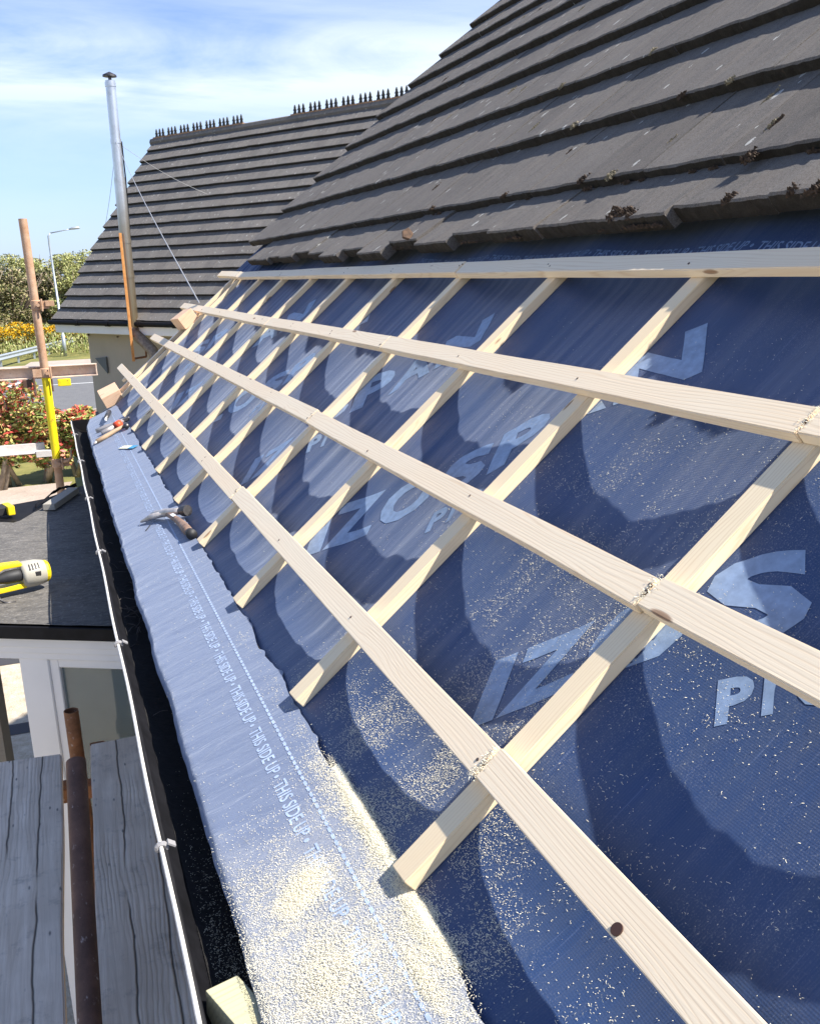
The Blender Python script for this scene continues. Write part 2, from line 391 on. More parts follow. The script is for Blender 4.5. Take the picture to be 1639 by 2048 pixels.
SML = (('P', .409, .456), ('r', .468, .502), ('o', .508, .556))
for k in range(-1, 6):
    for row, hh, b0, bold in ((BIG, .138, 0, .009), (SML, .066, -.112, .009)):
        for ch, a0, a1 in row:
            me = text_mesh(ch, .2, bold=bold)
            xs = [v.co.x for v in me.vertices]; x0, x1 = min(xs), max(xs); ys_ = [v.co.y for v in me.vertices]; y0 = min(ys_)
            fx = (a1 - a0) / (x1 - x0); fy = hh / (max(ys_) - y0)
            o0 = Vector((.042, 1.146 + .965 * (k - 1)))
            A = Matrix.Translation((o0.x, o0.y, 0)) @ Matrix(((e.x, gg.x, 0, 0), (e.y, gg.y, 0, 0), (0, 0, 1, 0), (0, 0, 0, 1))) @ Matrix.Translation((a0, b0, 0)) @ Matrix(((1, .12, 0, 0), (0, 1, 0, 0), (0, 0, 1, 0), (0, 0, 0, 1))) @ Matrix.Diagonal((fx, fy, 1, 1)) @ Matrix.Translation((-x0, -y0, 0))
            drape('printed_letter', me, A, lambda s, y: (s, y, sag(s, y) + .0007), M['print'], memb)
# faint row of small lettering and dashes close under the tiles
def small_row(parent, m, s0, sd, y0, y1, fn, top=1, h=.026):
    y = y1
    while y > y0:
        me = text_mesh('THIS SIDE UP \u2022', h, bold=.0004, spacing=1.0)
        xs = [v.co.x for v in me.vertices]; x0, x1 = min(xs), max(xs); ysz = max(v.co.y for v in me.vertices)
        fx = .192 / (x1 - x0); fy = h / ysz
        A = Matrix.Translation((s0, y, 0)) @ Matrix(((0, 1, 0, 0), (-1, 0, 0, 0), (0, 0, 1, 0), (0, 0, 0, 1))) @ Matrix.Diagonal((fx, fy, 1, 1))
        drape('printed_lettering', me, A, fn, m, parent, step=.02, sx=.02)
        y -= .205
    mb = MB(); y = y1; prev = None
    while y > y0:
        for (dy, w_) in ((0, .0028), (-.0118, .0028), (-.0122, .0005), (-.0180, .0005)):
            k = len(mb.v); mb.v += [fn(sd + .004 - w_, y + dy), fn(sd + .004 + w_, y + dy)]
            if prev is not None: mb.f.append((prev, prev + 1, k + 1, k)); mb.mi.append(0)
            prev = k
        y -= .0185
    mb.build('printed_stripe', m, parent)
small_row(memb, M['print'], 1.092, 1.072, -.2, 2.4, lambda s, y: (s, y, sag(s, y) + .0008))

# ------------------------------------------------------------------ apron at the eaves
PH = math.radians(20.0)
CR = rw(-.172, 0, 0)
AP = Matrix(((math.cos(PH), 0, -math.sin(PH), CR.x), (0, 1, 0, 0), (math.sin(PH), 0, math.cos(PH), CR.z), (0, 0, 0, 1)))
def apz(v, y):
    r = .0030 * nz(v * 6, y * 7, 1) + .0022 * nz(v * 12, y * 26, 5)
    w = sm(-.04, -.22, v) if False else max(0, min(1, (-v - .03) / .19))
    z = r * (.5 + w) + w * w * (.0026 * math.sin(y * 19 + 2.6 * math.sin(y * 4.3)) + .003 * nz(y * 9, 3, 3))
    z += .006 + -.05 * max(0, y - 4.9) ** 2 * 1.2 * w
    if v > -.01: z += .0
    return z
def apfn(t, y):                              # t 0..1 from crease to outer edge
    w = .227 + .006 * nz(y * 4, 1, 2) + .003 * nz(y * 17, 3)
    rag = .006 + .010 * nz(y * 6, 5, 1) + .012 * max(0, nz(y * 23, 8, 2)) - .016 * max(0, nz(y * 2.3, 4, 4))
    if y > 4.7: w -= .05 * (y - 4.7) ** 2
    v = rag - t * (w + rag)
    drop = -.012 * max(0, (t - .93) / .07) ** 2
    return (v, y, apz(v, y) + drop)
apr = grid('eaves_membrane', rng(0, 1, .03), rng(-1.2, 5.42, .0075), apfn, M['apron'], mw=AP)
tag(apr, 'pale blue strip of membrane laid along the eaves beside the gutter, printed THIS SIDE UP', 'membrane strip')
APF = lambda v, y: (v, y, apz(v, y) + .0008)
small_row(apr, M['printe'], -.097, -.052, -1.0, 5.1, APF, h=.024)
# curled torn end showing the pale underside
me_fn = lambda t, a: (-.02 - .19 * t + .01 * math.sin(a * 5), 5.40 + .10 * math.sin(a * 1.9) * (.5 + .5 * t) * (1 - .3 * math.sin(t * 9)), .006 - .055 * a * a - .03 * a + .01 * math.sin(7 * t) - .012 * t)
cu = grid('curled_end', rng(0, 1, .05), rng(0, 1, .1), me_fn, M['under'], parent=apr)

# ------------------------------------------------------------------ timber members
def frame(origin, xd, zd):
    x = Vector(xd).normalized(); z = Vector(zd).normalized(); y = z.cross(x).normalized(); z = x.cross(y)
    return Matrix(((x.x, y.x, z.x, origin[0]), (x.y, y.y, z.y, origin[1]), (x.z, y.z, z.z, origin[2]), (0, 0, 0, 1)))
def beam(name, L, w, h, m, mw, bevel=.0016, wob=.0012, endcut=(0, 0), seed=0, parent=None, n=24):
    """beam along local +x from 0..L, width w centred on y, z from 0..h"""
    vs = []; fs = []; prof = [(-w / 2, 0), (w / 2, 0), (w / 2, h), (-w / 2, h)]
    for i in range(n + 1):
        t = i / n
        for (a, b) in prof:
            x = t * L
            if i == 0: x += endcut[0] * (a / w)
            if i == n: x += endcut[1] * (a / w)
            vs.append((x, a + wob * nz(x * 2.1, seed * 3.7, 1) * 1.5, b + (wob * nz(x * 1.7, seed * 2.9, 7) if b > 0 else 0)))
    for i in range(n):
        for k in range(4): fs.append((i * 4 + k, i * 4 + (k + 1) % 4, (i + 1) * 4 + (k + 1) % 4, (i + 1) * 4 + k))
    fs += [(3, 2, 1, 0), (n * 4, n * 4 + 1, n * 4 + 2, n * 4 + 3)]
    me = bpy.data.meshes.new(name); me.from_pydata(vs, [], fs)
    bm = bmesh.new(); bm.from_mesh(me); bmesh.ops.recalc_face_normals(bm, faces=bm.faces)
    es = [q for q in bm.edges if q.calc_face_angle(0) > .8]
    bmesh.ops.bevel(bm, geom=es, offset=bevel, segments=2, affect='EDGES'); bm.to_mesh(me); bm.free()
    o = link(name, me, m, parent); setw(o, mw)
    return o
# counter battens running up the slope
CL = ['nearest sloping counter batten, under the two sawdust-covered saw joints', 'second sloping counter batten from the near end',
      'third sloping counter batten from the near end, clear of the hammer', 'fourth sloping counter batten from the near end, its foot touching the hammer handle',
      'fifth sloping counter batten from the near end, just beyond the hammer', 'sixth sloping counter batten from the near end', 'seventh sloping counter batten from the near end, in line with the paper label',
      'eighth sloping counter batten from the near end, before the pliers', 'ninth sloping counter batten from the near end, its foot against the pliers', 'second to last sloping counter batten, close to the roof verge', 'last sloping counter batten, right at the far roof verge']
ends = [-.159, -.158, -.158, -.160, -.157, -.160, -.158, -.157, -.158, -.02, .0]
for i, y in enumerate([0, .6, 1.2, 1.8, 2.4, 3.0, 3.6, 4.2, 4.8, 5.47, 5.70]):
    s0 = ends[i] if i < 9 else (-.10 if i == 9 else -.12)
    s1 = 1.03 + .006 * rnd.random()
    o = beam('counter_batten', s1 - s0, WC if i < 9 else .040, HC, M['pine2'], ROOF @ Matrix.Translation((s0, y + .0, .0005)), seed=i, endcut=(.004 * rnd.uniform(-1, 1), 0))
    tag(o, 'pine ' + CL[i], 'batten', 'sloping counter battens on the blue membrane')
# horizontal battens, in jointed lengths
SJ = [0, .32796, .65605, .98524]
segs = {0: [(-1.0, -.003, -.001, .007, 'lowest horizontal batten, nearest length, with a big dark knot hole'), (.003, 1.80, .004, .004, 'lowest horizontal batten, middle length between two saw joints'), (1.806, 6.56, .000, -.004, 'lowest horizontal batten, far length ending near the tan wall')],
        1: [(-.9, -.003, .0, -.001, 'second horizontal batten up, nearest length with a brown wavy edge'), (.003, 1.80, -.006, .002, 'second horizontal batten up, middle length'), (1.806, 6.43, .005, -.002, 'second horizontal batten up, far length ending in front of the tan wall')],
        2: [(-.9, -.002, .004, -.002, 'third horizontal batten up, short nearest length at the right picture edge'), (.003, 1.80, -.003, .001, 'third horizontal batten up, middle length with a round knot'), (1.806, 3.48, .001, -.003, 'third horizontal batten up, between fourth and seventh counter battens'), (3.485, 6.49, -.004, -.003, 'third horizontal batten up, far length ending over a timber block')],
        3: [(-.9, 1.79, .003, .0, 'top horizontal batten under the tiles, near length'), (1.80, 5.44, .003, -.010, 'top horizontal batten under the tiles, far length'), (5.45, 6.27, -.004, .012, 'top horizontal batten, short splintered end piece at the far verge')]}
sd = 20
for j, lst in segs.items():
    for (y0, y1, d0, d1, lab) in lst:
        a = Vector((SJ[j] + BW / 2 + d0, y0, HC + .001)); b_ = Vector((SJ[j] + BW / 2 + d1, y1, HC + .001)); sd += 1
        mwb = ROOF @ frame(a, b_ - a, (0, 0, 1))
        o = beam('batten', (b_ - a).length, BW, TT, M['pine'], mwb, seed=sd, n=40, wob=.0016 if j else .001, endcut=(.004 * rnd.uniform(-1, 1), .005 * rnd.uniform(-1, 1)))
        tag(o, 'sawn pine ' + lab, 'batten', 'horizontal battens across the roof')
        for yk in [0, .6, 1.2, 1.8, 2.4, 3.0, 3.6, 4.2, 4.8, 5.47]:
            if y0 + .0 <= yk <= y1 - .0 or abs(yk - y0) < .02:
                for q in range(rnd.choice((1, 2))):
                    mb = MB(); xx = yk - y0 + rnd.uniform(-.012, .016) + .012; yy = rnd.uniform(-.015, .015)
                    mb.tube([(xx, yy, TT - .004), (xx + .0006, yy, TT + .0012)], .0026, 8)
                    n_ = mb.build('nail', M['nail'], o)
# knot hole in the lowest near batten
mbk = MB(); mbk.tube([(0, 0, -.002), (0, 0, .0006)], .0072, 16)
M['knot'] = plain('dark_knot', (.055, .022, .015), .7)
kb = [o for o in bpy.data.objects if o.name.startswith('batten') and 'big dark knot' in o.get('label', '')][0]
kb_p = mbk.build('knot_hole', M['knot'], kb); setw(kb_p, WM[kb.name] @ Matrix.Translation((.655, .017, TT + .0013)))

def block(name, c, dims, rot, m, label, cat='timber block', group=None):
    mb = MB(); mb.box((0, 0, 0), dims)
    o = mb.build(name, m, bevel=.002, seg=2); setw(o, c if isinstance(c, Matrix) else Matrix.Translation(c) @ rot)
    return tag(o, label, cat, group)
def rot(x=0, y=0, z=0): return Matrix.Rotation(z, 4, 'Z') @ Matrix.Rotation(y, 4, 'Y') @ Matrix.Rotation(x, 4, 'X')
block('timber_block', ROOF @ Matrix.Translation((.555, 5.62, .062)) @ rot(z=.10, y=.12), (.115, .25, .085), None, M['block'], 'reddish sawn timber block wedged under the end of the third batten at the far verge', group='loose timber blocks')
block('timber_block', ROOF @ Matrix.Translation((-.150, 5.60, .05)) @ rot(z=.0, y=.30, x=.15), (.13, .22, .075), None, M['block'], 'reddish sawn timber block lying at the far eaves corner beside the tools', group='loose timber blocks')
block('timber_block', ROOF @ Matrix.Translation((.00, 5.93, .02)) @ rot(z=.5), (.05, .06, .02), None, M['pine'], 'tiny pine offcut behind the far end of the lowest batten', group='loose timber blocks')

# ------------------------------------------------------------------ sawdust
def ap_to_roof(v, y): pass
flk = MB()
def flake(p, nrm, sc):
    a = rnd.uniform(0, 6.283); t = Vector((math.cos(a), math.sin(a), rnd.uniform(-.35, .35))).normalized()
    L = sc * rnd.choice((.5, .7, .8, 1, 1.9)) * rnd.uniform(.0006, .0013); w = sc * rnd.uniform(.00018, .00036)
    q = nrm.to_3x3() if False else None
    side = t.cross(Vector((rnd.uniform(-.4, .4), rnd.uniform(-.4, .4), 1))).normalized()
    b = len(flk.v); m_ = p + Vector((0, 0, .0006 + L * .25))
    for pt in (p - t * L, m_, p + t * L):
        flk.v.append(tuple(nrm @ (pt - side * w + Vector((0, 0, .0005))))); flk.v.append(tuple(nrm @ (pt + side * w + Vector((0, 0, .0005)))))
    flk.f += [(b, b + 1, b + 3, b + 2), (b + 2, b + 3, b + 5, b + 4)]; flk.mi += [0, 0]
def g2(x, y, cx, cy, sx, sy): return math.exp(-((x - cx) / sx) ** 2 - ((y - cy) / sy) ** 2)
def dens_roof(s, y):
    d = .006 + .9 * g2(s, y, -.11, .25, .10, .26) + .8 * g2(s, y, -.13, -.03, .07, .25) + .32 * g2(s, y, .10, .22, .2, .2) + .55 * g2(s, y, .03, .05, .08, .15)
    d += .12 * g2(s, y, .42, .3, .25, .35) + .25 * g2(s, y, .3, .0, .08, .14) + .05 * g2(s, y, .05, -.3, .3, .3)
    d *= .15 + 2.2 * max(0, nz(s * 9, y * 9, 2) + .15 + .5 * nz(s * 30, y * 30, 5))
    if y > 1.1: d *= .25
    return d
def dens_ap(v, y):
    d = .004 + 1.1 * g2(v, y, -.13, -.05, .13, .20) + 1.0 * g2(v, y, -.01, .15, .03, .30) + .5 * g2(v, y, -.1, -.4, .2, .4)
    d += .04 * g2(v, y, -.015, .9, .02, .5)
    d *= .25 + 1.9 * max(0, nz(v * 11, y * 9, 4) + .25 + .5 * nz(v * 35, y * 35, 7))
    return d
IR = ROOF.copy()
cnt = 0; tries = 0
while cnt < 20000 and tries < 2000000:
    tries += 1
    s = rnd.uniform(-.17, .9); y = rnd.uniform(-.55, 1.9)
    if rnd.random() < dens_roof(s, y):
        on = False
        for yk in YK:
            if abs(y - yk) < WC * .5 + .002: on = True
        if on: continue
        flake(Vector((s, y, sag(s, y))), ROOF, 1.0); cnt += 1
cnt = 0; tries = 0
while cnt < 34000 and tries < 2000000:
    tries += 1
    v = rnd.uniform(-.224, .0); y = rnd.uniform(-.5, 2.2)
    if rnd.random() < dens_ap(v, y): flake(Vector((v, y, apz(v, y))), AP, 1.0); cnt += 1
# shavings burred up along the saw joints
def burr(s0, s1, y, n, z):
    for _ in range(int(n * .5)):
        s = rnd.uniform(s0, s1); flake(Vector((s, y + rnd.gauss(0, .005) , z + abs(rnd.gauss(0, .0010)))), ROOF, 1.6)
ZT = HC + TT + .001
burr(.0, BW, 0.0, 330, ZT); burr(SJ[1], SJ[1] + BW, 0, 210, ZT); burr(SJ[2], SJ[2] + BW, 0, 150, ZT); burr(0, BW, 1.803, 80, ZT); burr(SJ[1], SJ[1] + BW, 1.803, 50, ZT); burr(SJ[2], SJ[2] + BW, 1.803, 60, ZT); burr(SJ[3], SJ[3] + BW, 1.795, 25, ZT)
def drift(M4, base, cx, cy, sx, sy, n, skew=0):
    for _ in range(n):
        b_ = rnd.gauss(0, .45); a_ = rnd.gauss(0, .42); x = cx + a_ * sx * (1 + .5 * nz(b_ * 3, cx * 50)) + skew * b_ * sy; y = cy + b_ * sy
        flake(Vector((x, y, base(x, y) + .0035 * math.exp(-3 * (a_ * a_ + b_ * b_)) * rnd.random())), M4, 1.15)
drift(AP, apz, .004, .17, .022, .20, 8000); drift(AP, apz, .002, -.085, .022, .11, 8000); drift(AP, apz, -.118, .10, .050, .050, 7000, .4); drift(AP, apz, -.135, -.08, .07, .10, 6000); drift(AP, apz, -.03, -.16, .02, .08, 2500)
sd_o = flk.build('sawdust', M['saw']); tag(sd_o, 'pale sawdust and wood shavings scattered over the membrane and heaped along the eaves', 'sawdust', kind='stuff')
# heaps in the crease
def heap(name, M4, cx, cy, sx, sy, h, base, lab):
    def fn(a, b):
        x = cx + a * sx; y = cy + b * sy; r = math.hypot(a, b)
        z = h * max(0, 1 - r * r) * (1 + .9 * nz(x * 60, y * 30, 2)) - .0012 + .0008 * nz(x * 300, y * 300)
        return (x, y, base(x, y) + z)
    o = grid(name, rng(-1.1, 1.1, .045), rng(-1.1, 1.1, .03), fn, M['sawheap'], mw=M4)
    return tag(o, lab, 'sawdust pile', kind='stuff')
heap('sawdust_heap', AP, .004, .17, .011, .16, .0040, apz, 'cream ridge of sawdust in the crease at the foot of the nearest counter batten')
heap('sawdust_heap', AP, .002, -.080, .013, .085, .0045, apz, 'bright cream ridge of sawdust in the crease just below the nearest counter batten')
# ------------------------------------------------------------------ the house
house = empty('house', (.9, 2.4, GZ), 'house being re-roofed, dark mossy concrete tiles above the blue membrane, black gutter at its eaves', 'house')
def tile_roof(name, mw, rows, ylo, yhi, wid, thick, m, parent, z0=.04, jit=.002, gauge=.33, first=None, seed=1, seg=10, lay='half'):
    """rows: list of s of the tail edge; local x up the slope, y along, z normal"""
    r = random.Random(seed); V = []; F = []; tone = []
    for ri, s in enumerate(rows):
        y = ylo - (wid / 2 if (ri % 2 and lay == 'half') else 0)
        rt = r.uniform(0, .2)
        while y < yhi - .03:
            a = max(y, ylo) ; b = min(y + wid, yhi)
            if b - a < .05: y += wid; continue
            ds = r.uniform(-jit, jit); dz = r.uniform(-.0015, .0015)
            if ri == 0 and first: ds, dz = first(r, (a + b) / 2)
            tn = rt * .4 + (r.random() ** 3) * .5
            L = gauge + .06 if not (ri == 0 and first) else .27; base = len(V)
            # profile along the slope (tail to head): bottom tail, top tail rounded, body, head
            prof = [(0.003, z0), (0.0, z0 + thick * .5), (0.0, z0 + thick * .90), (.005, z0 + thick), (L * .5, z0 + thick - (thick - .004) * .48), (L, z0 + .004), (L, z0 - .02), (L * .3, z0 - .004)]
            n = seg
            for i in range(n + 1):
                t = i / n; yy = a + (b - a - .002) * t + .001
                wave = .0011 * math.sin(t * math.pi * 2 + .6) + .0006 * r.uniform(-1, 1) 
                ro = .0030 * r.uniform(-1, 1)
                for k, (px, pz) in enumerate(prof):
                    V.append((s + px + ds + (ro * (.5 + .5 * (k == 1)) if k < 3 else 0), yy, pz + dz + (wave if 0 < k < 6 else 0) + (.0009 * r.uniform(-1, 1) if k in (2, 3) else 0)))
            P = len(prof)
            for i in range(n):
                for k in range(P):
                    F.append((base + i * P + k, base + i * P + (k + 1) % P, base + (i + 1) * P + (k + 1) % P, base + (i + 1) * P + k)); tone.append(tn)
            F.append(tuple(base + k for k in range(P))[::-1]); tone.append(tn); F.append(tuple(base + n * P + k for k in range(P))); tone.append(tn)
            y += wid
    me = bpy.data.meshes.new(name); me.from_pydata(V, [], F)
    at = me.attributes.new('tone', 'FLOAT', 'FACE'); at.data.foreach_set('value', tone)
    gm = me.attributes.new('shade_grime', 'FLOAT', 'FACE'); gm.data.foreach_set('value', [1.0 if len(f) == 4 and (min(q % 8 for q in f), max(q % 8 for q in f)) in ((0, 1), (1, 2)) else 0.0 for f in F])
    bm = bmesh.new(); bm.from_mesh(me); bmesh.ops.recalc_face_normals(bm, faces=bm.faces)
    for f in bm.faces: f.smooth = True
    for q in bm.edges:
        if len(q.link_faces) == 2: q.smooth = q.calc_face_angle(0) < .38
    bm.to_mesh(me); bm.free()
    o = link(name, me, m, parent); setw(o, mw)
    return o
def first(r, y):
    steps = [(-2, .1, 1.125), (.1, .40, 1.135), (.40, .70, 1.136), (.70, .98, 1.112), (.98, 1.3, 1.121), (1.3, 1.6, 1.106), (1.6, 1.95, 1.126), (1.95, 2.3, 1.094), (2.3, 2.6, 1.112), (2.6, 2.9, 1.062), (2.9, 3.2, 1.100), (3.2, 3.5, 1.064), (3.5, 3.8, 1.092), (3.8, 4.1, 1.112), (4.1, 4.4, 1.082), (4.4, 4.7, 1.100), (4.7, 5.0, 1.076), (5.0, 5.6, 1.086)]
    for a, b, s in steps:
        if a <= y < b: return s - 1.12 + r.uniform(-.003, .003), r.uniform(-.002, .004)
    return 0, 0
ROWS = [1.294 + .3235 * k for k in range(0, 13)]
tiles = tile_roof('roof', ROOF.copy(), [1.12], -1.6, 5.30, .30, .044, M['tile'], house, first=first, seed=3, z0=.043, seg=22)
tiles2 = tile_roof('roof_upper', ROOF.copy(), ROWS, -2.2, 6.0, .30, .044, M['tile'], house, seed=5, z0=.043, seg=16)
for o2 in (tiles2,):
    pass
# join the two tile meshes into one roof part
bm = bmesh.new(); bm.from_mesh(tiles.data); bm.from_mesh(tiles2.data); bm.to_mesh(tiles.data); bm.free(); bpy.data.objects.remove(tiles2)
# other slope of the roof and ridge
stop = ROWS[-1] + .36; rp = rw(stop, 0, .05)
mb = MB(); mb.add([(rp.x, -2.2, rp.z), (rp.x + 4, -2.2, rp.z - 3.4), (rp.x + 4, 6.05, rp.z - 3.4), (rp.x, 6.05, rp.z)], [(0, 1, 2, 3)]); mb.build('rear_roof', M['tile'], house)
mb = MB(); mb.tube([(rp.x + .02, -2.2, rp.z - .02), (rp.x + .02, 6.07, rp.z - .02)], .1, 14); mb.build('ridge', M['tile'], house, smooth=True)
# wall, soffit, fascia, decking below the membrane
M['render'] = plain('cream_render', (.47, .42, .34), .9, nscale=3, namp=.1, bump=.3, bscale=300)
M['rendersh'] = plain('beige_render', (.46, .39, .31), .9, nscale=1.2, namp=.08, bump=.3, bscale=300)
M['white'] = plain('white_upvc', (.78, .77, .76), .35, nscale=2.5, namp=.06)
mb = MB(); mb.box((2.0, 2.2, (GZ - .5) / 2), (4.3, 7.3, -GZ - .5 + .0)); mb.build('wall', M['render'], house)
mb = MB()
a = [rw(-.16, 0, -.04), rw(stop, 0, -.04), rw(stop, 0, -.10), rw(-.10, 0, -.10)]
mb.add([(p.x, -2.2, p.z) for p in a] + [(p.x, 5.9, p.z) for p in a], [(0, 1, 2, 3), (7, 6, 5, 4), (0, 4, 5, 1), (1, 5, 6, 2), (2, 6, 7, 3), (3, 7, 4, 0)])
mb.build('roof_deck', M['pine2'], house)
mb = MB(); mb.box((-.235, 2.0, -.29), (.02, 7.9, .17)); mb.build('fascia', M['black'], house)
mb = MB(); mb.box((-.16, 2.0, -.385), (.17, 7.9, .012)); mb.build('soffit', M['black'], house)
# gutter: half round trough with rolled lip
def gut(t, y):
    a = math.pi * t; R_ = .082
    return (-.328 - R_ * math.cos(a) * 1.0, y, -.200 - R_ * .95 * math.sin(a))
gt = grid('gutter', rng(0, 1, .0625), [-1.3, 0, 1, 2, 3, 4, 5, 5.55], lambda t, y: gut(t, y), M['black'], parent=house)
sol = gt.modifiers.new('s', 'SOLIDIFY'); sol.thickness = .003; sol.offset = 0
mb = MB(); mb.tube([(-.4115, -1.3, -.200), (-.4115, 5.55, -.200)], .0055, 10); mb.build('gutter_rim', M['black'], gt, smooth=True)
mb = MB(); mb.add([gut(t / 10, 5.55) for t in range(11)], [tuple(range(11))]); mb.build('gutter_stop', M['black'], gt)
# wet dirt and leaves in the gutter
def dirtfn(t, y):
    x = -.385 + t * .117; 
    return (x, y, -.200 - .082 * .95 * math.sqrt(max(0, 1 - ((x + .328) / .082) ** 2)) + .003 + .004 * max(0, nz(x * 20, y * 7, 3) + .05) + .0015 * nz(x * 90, y * 60))
dr = grid('gutter_debris', rng(0, 1, .05), rng(-1.2, 5.4, .012), dirtfn, M['dirt']); tag(dr, 'dark wet dirt and moss lying along the bottom of the black gutter', 'debris', kind='stuff')
mb = MB(); M['twig'] = plain('dry_twig', (.09, .075, .065), .8, nscale=50, namp=.4)
for _ in range(34):
    y = rnd.choice((rnd.gauss(1.62, .10), rnd.gauss(1.62, .10), rnd.uniform(.6, 4.5), rnd.gauss(2.0, .2))); x = rnd.uniform(-.375, -.335); p = Vector((x, y, -.262 + rnd.uniform(0, .010))); a = rnd.uniform(0, 6.28); L = rnd.uniform(.008, .035)
    t = Vector((math.cos(a), math.sin(a), rnd.uniform(-.1, .3))) * L
    mb.tube([p - t, p + Vector((0, 0, .004)), p + t], rnd.uniform(.0006, .0014), 5)
tw = mb.build('gutter_twigs', M['twig']); tag(tw, 'thin dry twigs and pine needles caught in the gutter', 'twigs', kind='stuff')
fl2 = MB(); keep = flk; flk = fl2
for _ in range(3600):
    y = rnd.gauss(-.12, .26); t = .15 + .85 * rnd.random(); x = -.395 + .06 * t
    p = dirtfn(t * .46, y); flake(Vector((p[0], y, p[2] + .0006)), Matrix.Identity(4), 1.0 * (1 if rnd.random() < .9 else 1.6))
flk = keep
gs = fl2.build('gutter_sawdust', M['saw']); tag(gs, 'fine pale sawdust fallen into the near end of the gutter', 'sawdust', kind='stuff')
block('timber_block', Matrix.Translation((-.363, -.025, -.226)) @ rot(z=.33, x=.0, y=.05), (.047, .095, .055), None, M['treated'], 'square greenish treated timber block standing in the gutter at the bottom of the picture', group='loose timber blocks')
# cable clipped along the gutter lip
cb = empty('cable', (-.415, 2, -.19), 'thin white cable clipped along the outer lip of the black gutter', 'cable')
pts = []
y = -1.3
while y < 5.5:
    w = .0025 * math.sin(y * 6.7 + 1) ; pts.append((-.4165 + w * .6, y, -.1915 + .0018 * math.sin(y * 9))); y += .04
mb = MB(); mb.tube(pts, .0034, 8); mb.build('wire', M['cable'], cb, smooth=True)
for y in (-.62, .355, 1.30, 2.19, 3.05, 3.95, 4.85):
    mb = MB(); c = (-.4155, y, -.192)
    mb.tube([(c[0] + .008 * math.cos(a), y, c[2] + .007 * math.sin(a) - .001) for a in [q * .55 for q in range(-2, 8)]], .0045, 6)
    mb.box((-.400, y, -.188), (.014, .014, .003), Matrix.Rotation(.6, 3, 'Y'))
    mb.build('clip', M['clip'], cb, smooth=False)

# moss clumps and shards on the tiles
def clump(r, n, sq=(1, 1, .6), seed=0):
    mb = MB(); rr = random.Random(seed)
    for _ in range(n):
        p = Vector((rr.gauss(0, .30) * r * sq[0], rr.gauss(0, .30) * r * sq[1], abs(rr.gauss(0, .26)) * r * sq[2])); q = r * rr.uniform(.10, .28)
        n0 = len(mb.v)
        for i in range(3):
            a = i * 2.09 + rr.random(); mb.v.append(tuple(p + Vector((math.cos(a) * q, math.sin(a) * q, 0))))
        mb.v.append(tuple(p + Vector((rr.uniform(-.5, .5) * q, rr.uniform(-.5, .5) * q, q * 1.3))))
        mb.f += [(n0, n0 + 1, n0 + 3), (n0 + 1, n0 + 2, n0 + 3), (n0 + 2, n0, n0 + 3), (n0, n0 + 2, n0 + 1)]; mb.mi += [0] * 4
    return mb
ms = [(1.330, 1.455, .022, .9, 'moss'), (1.160, 1.06, .030, .9, 'moss'), (1.163, 1.02, .024, .9, 'moss'), (1.150, .985, .02, .9, 'moss'), (1.172, .645, .020, .9, 'moss'), (1.170, .46, .020, 1.0, 'moss'), (1.168, .40, .022, 1, 'moss'), (1.325, 1.30, .022, 1, 'moss2'), (1.175, .25, .03, 1, 'moss'),
      (1.645, 1.95, .02, 1, 'moss2'), (1.648, 1.15, .018, 1, 'moss2'), (1.322, 1.95, .018, 1, 'moss'), (1.322, 2.6, .018, 1, 'moss'), (1.980, 1.9, .02, 1, 'moss2'), (1.975, 2.5, .02, 1, 'moss2'), (1.30, .72, .024, 1, 'moss'), (1.64, 1.35, .018, 1, 'moss')]
for k, (s, y, r, q, mm) in enumerate(ms):
    o = clump(r, 150, seed=k).build('moss_clump', M[mm], tiles); setw(o, ROOF @ Matrix.Translation((s - .026, y * .96, .082)))
for k in range(34):   # low dark moss packed under the lowest edges
    y = rnd.uniform(-.3, 3.6); s = 1.105 if k % 2 else 1.288
    o = clump(rnd.uniform(.010, .018), 60, (.45, 2.0, .6), seed=300 + k).build('moss_clump', M['moss'], tiles); setw(o, ROOF @ Matrix.Translation((s - .004, y, .066)))
for k in range(26):   # elongated moss in the joints
    ri = rnd.randrange(0, 7); s = 1.294 + .3235 * ri + rnd.uniform(.03, .25); y = rnd.uniform(.2, 5.2)
    o = clump(.016, 70, (rnd.uniform(1.2, 3.0), .35, .45), seed=90 + k).build('moss_clump', M[rnd.choice(('moss', 'moss', 'moss2'))], tiles)
    zz = .087 - (s - 1.294) % .3235 * .095; setw(o, ROOF @ Matrix.Translation((s, y, zz - .003)))
mb = MB(); mb.prism([(0, 0), (.035, .005), (.050, .035), (.02, .045), (-.006, .028)], .010, rot(x=.9, z=.4)); sh = mb.build('tile_shard', M['terracotta'], bevel=.003)
setw(sh, ROOF @ Matrix.Translation((1.115, 2.38, .084))); tag(sh, 'broken brown shard standing on the lowest row of tiles', 'tile shard')

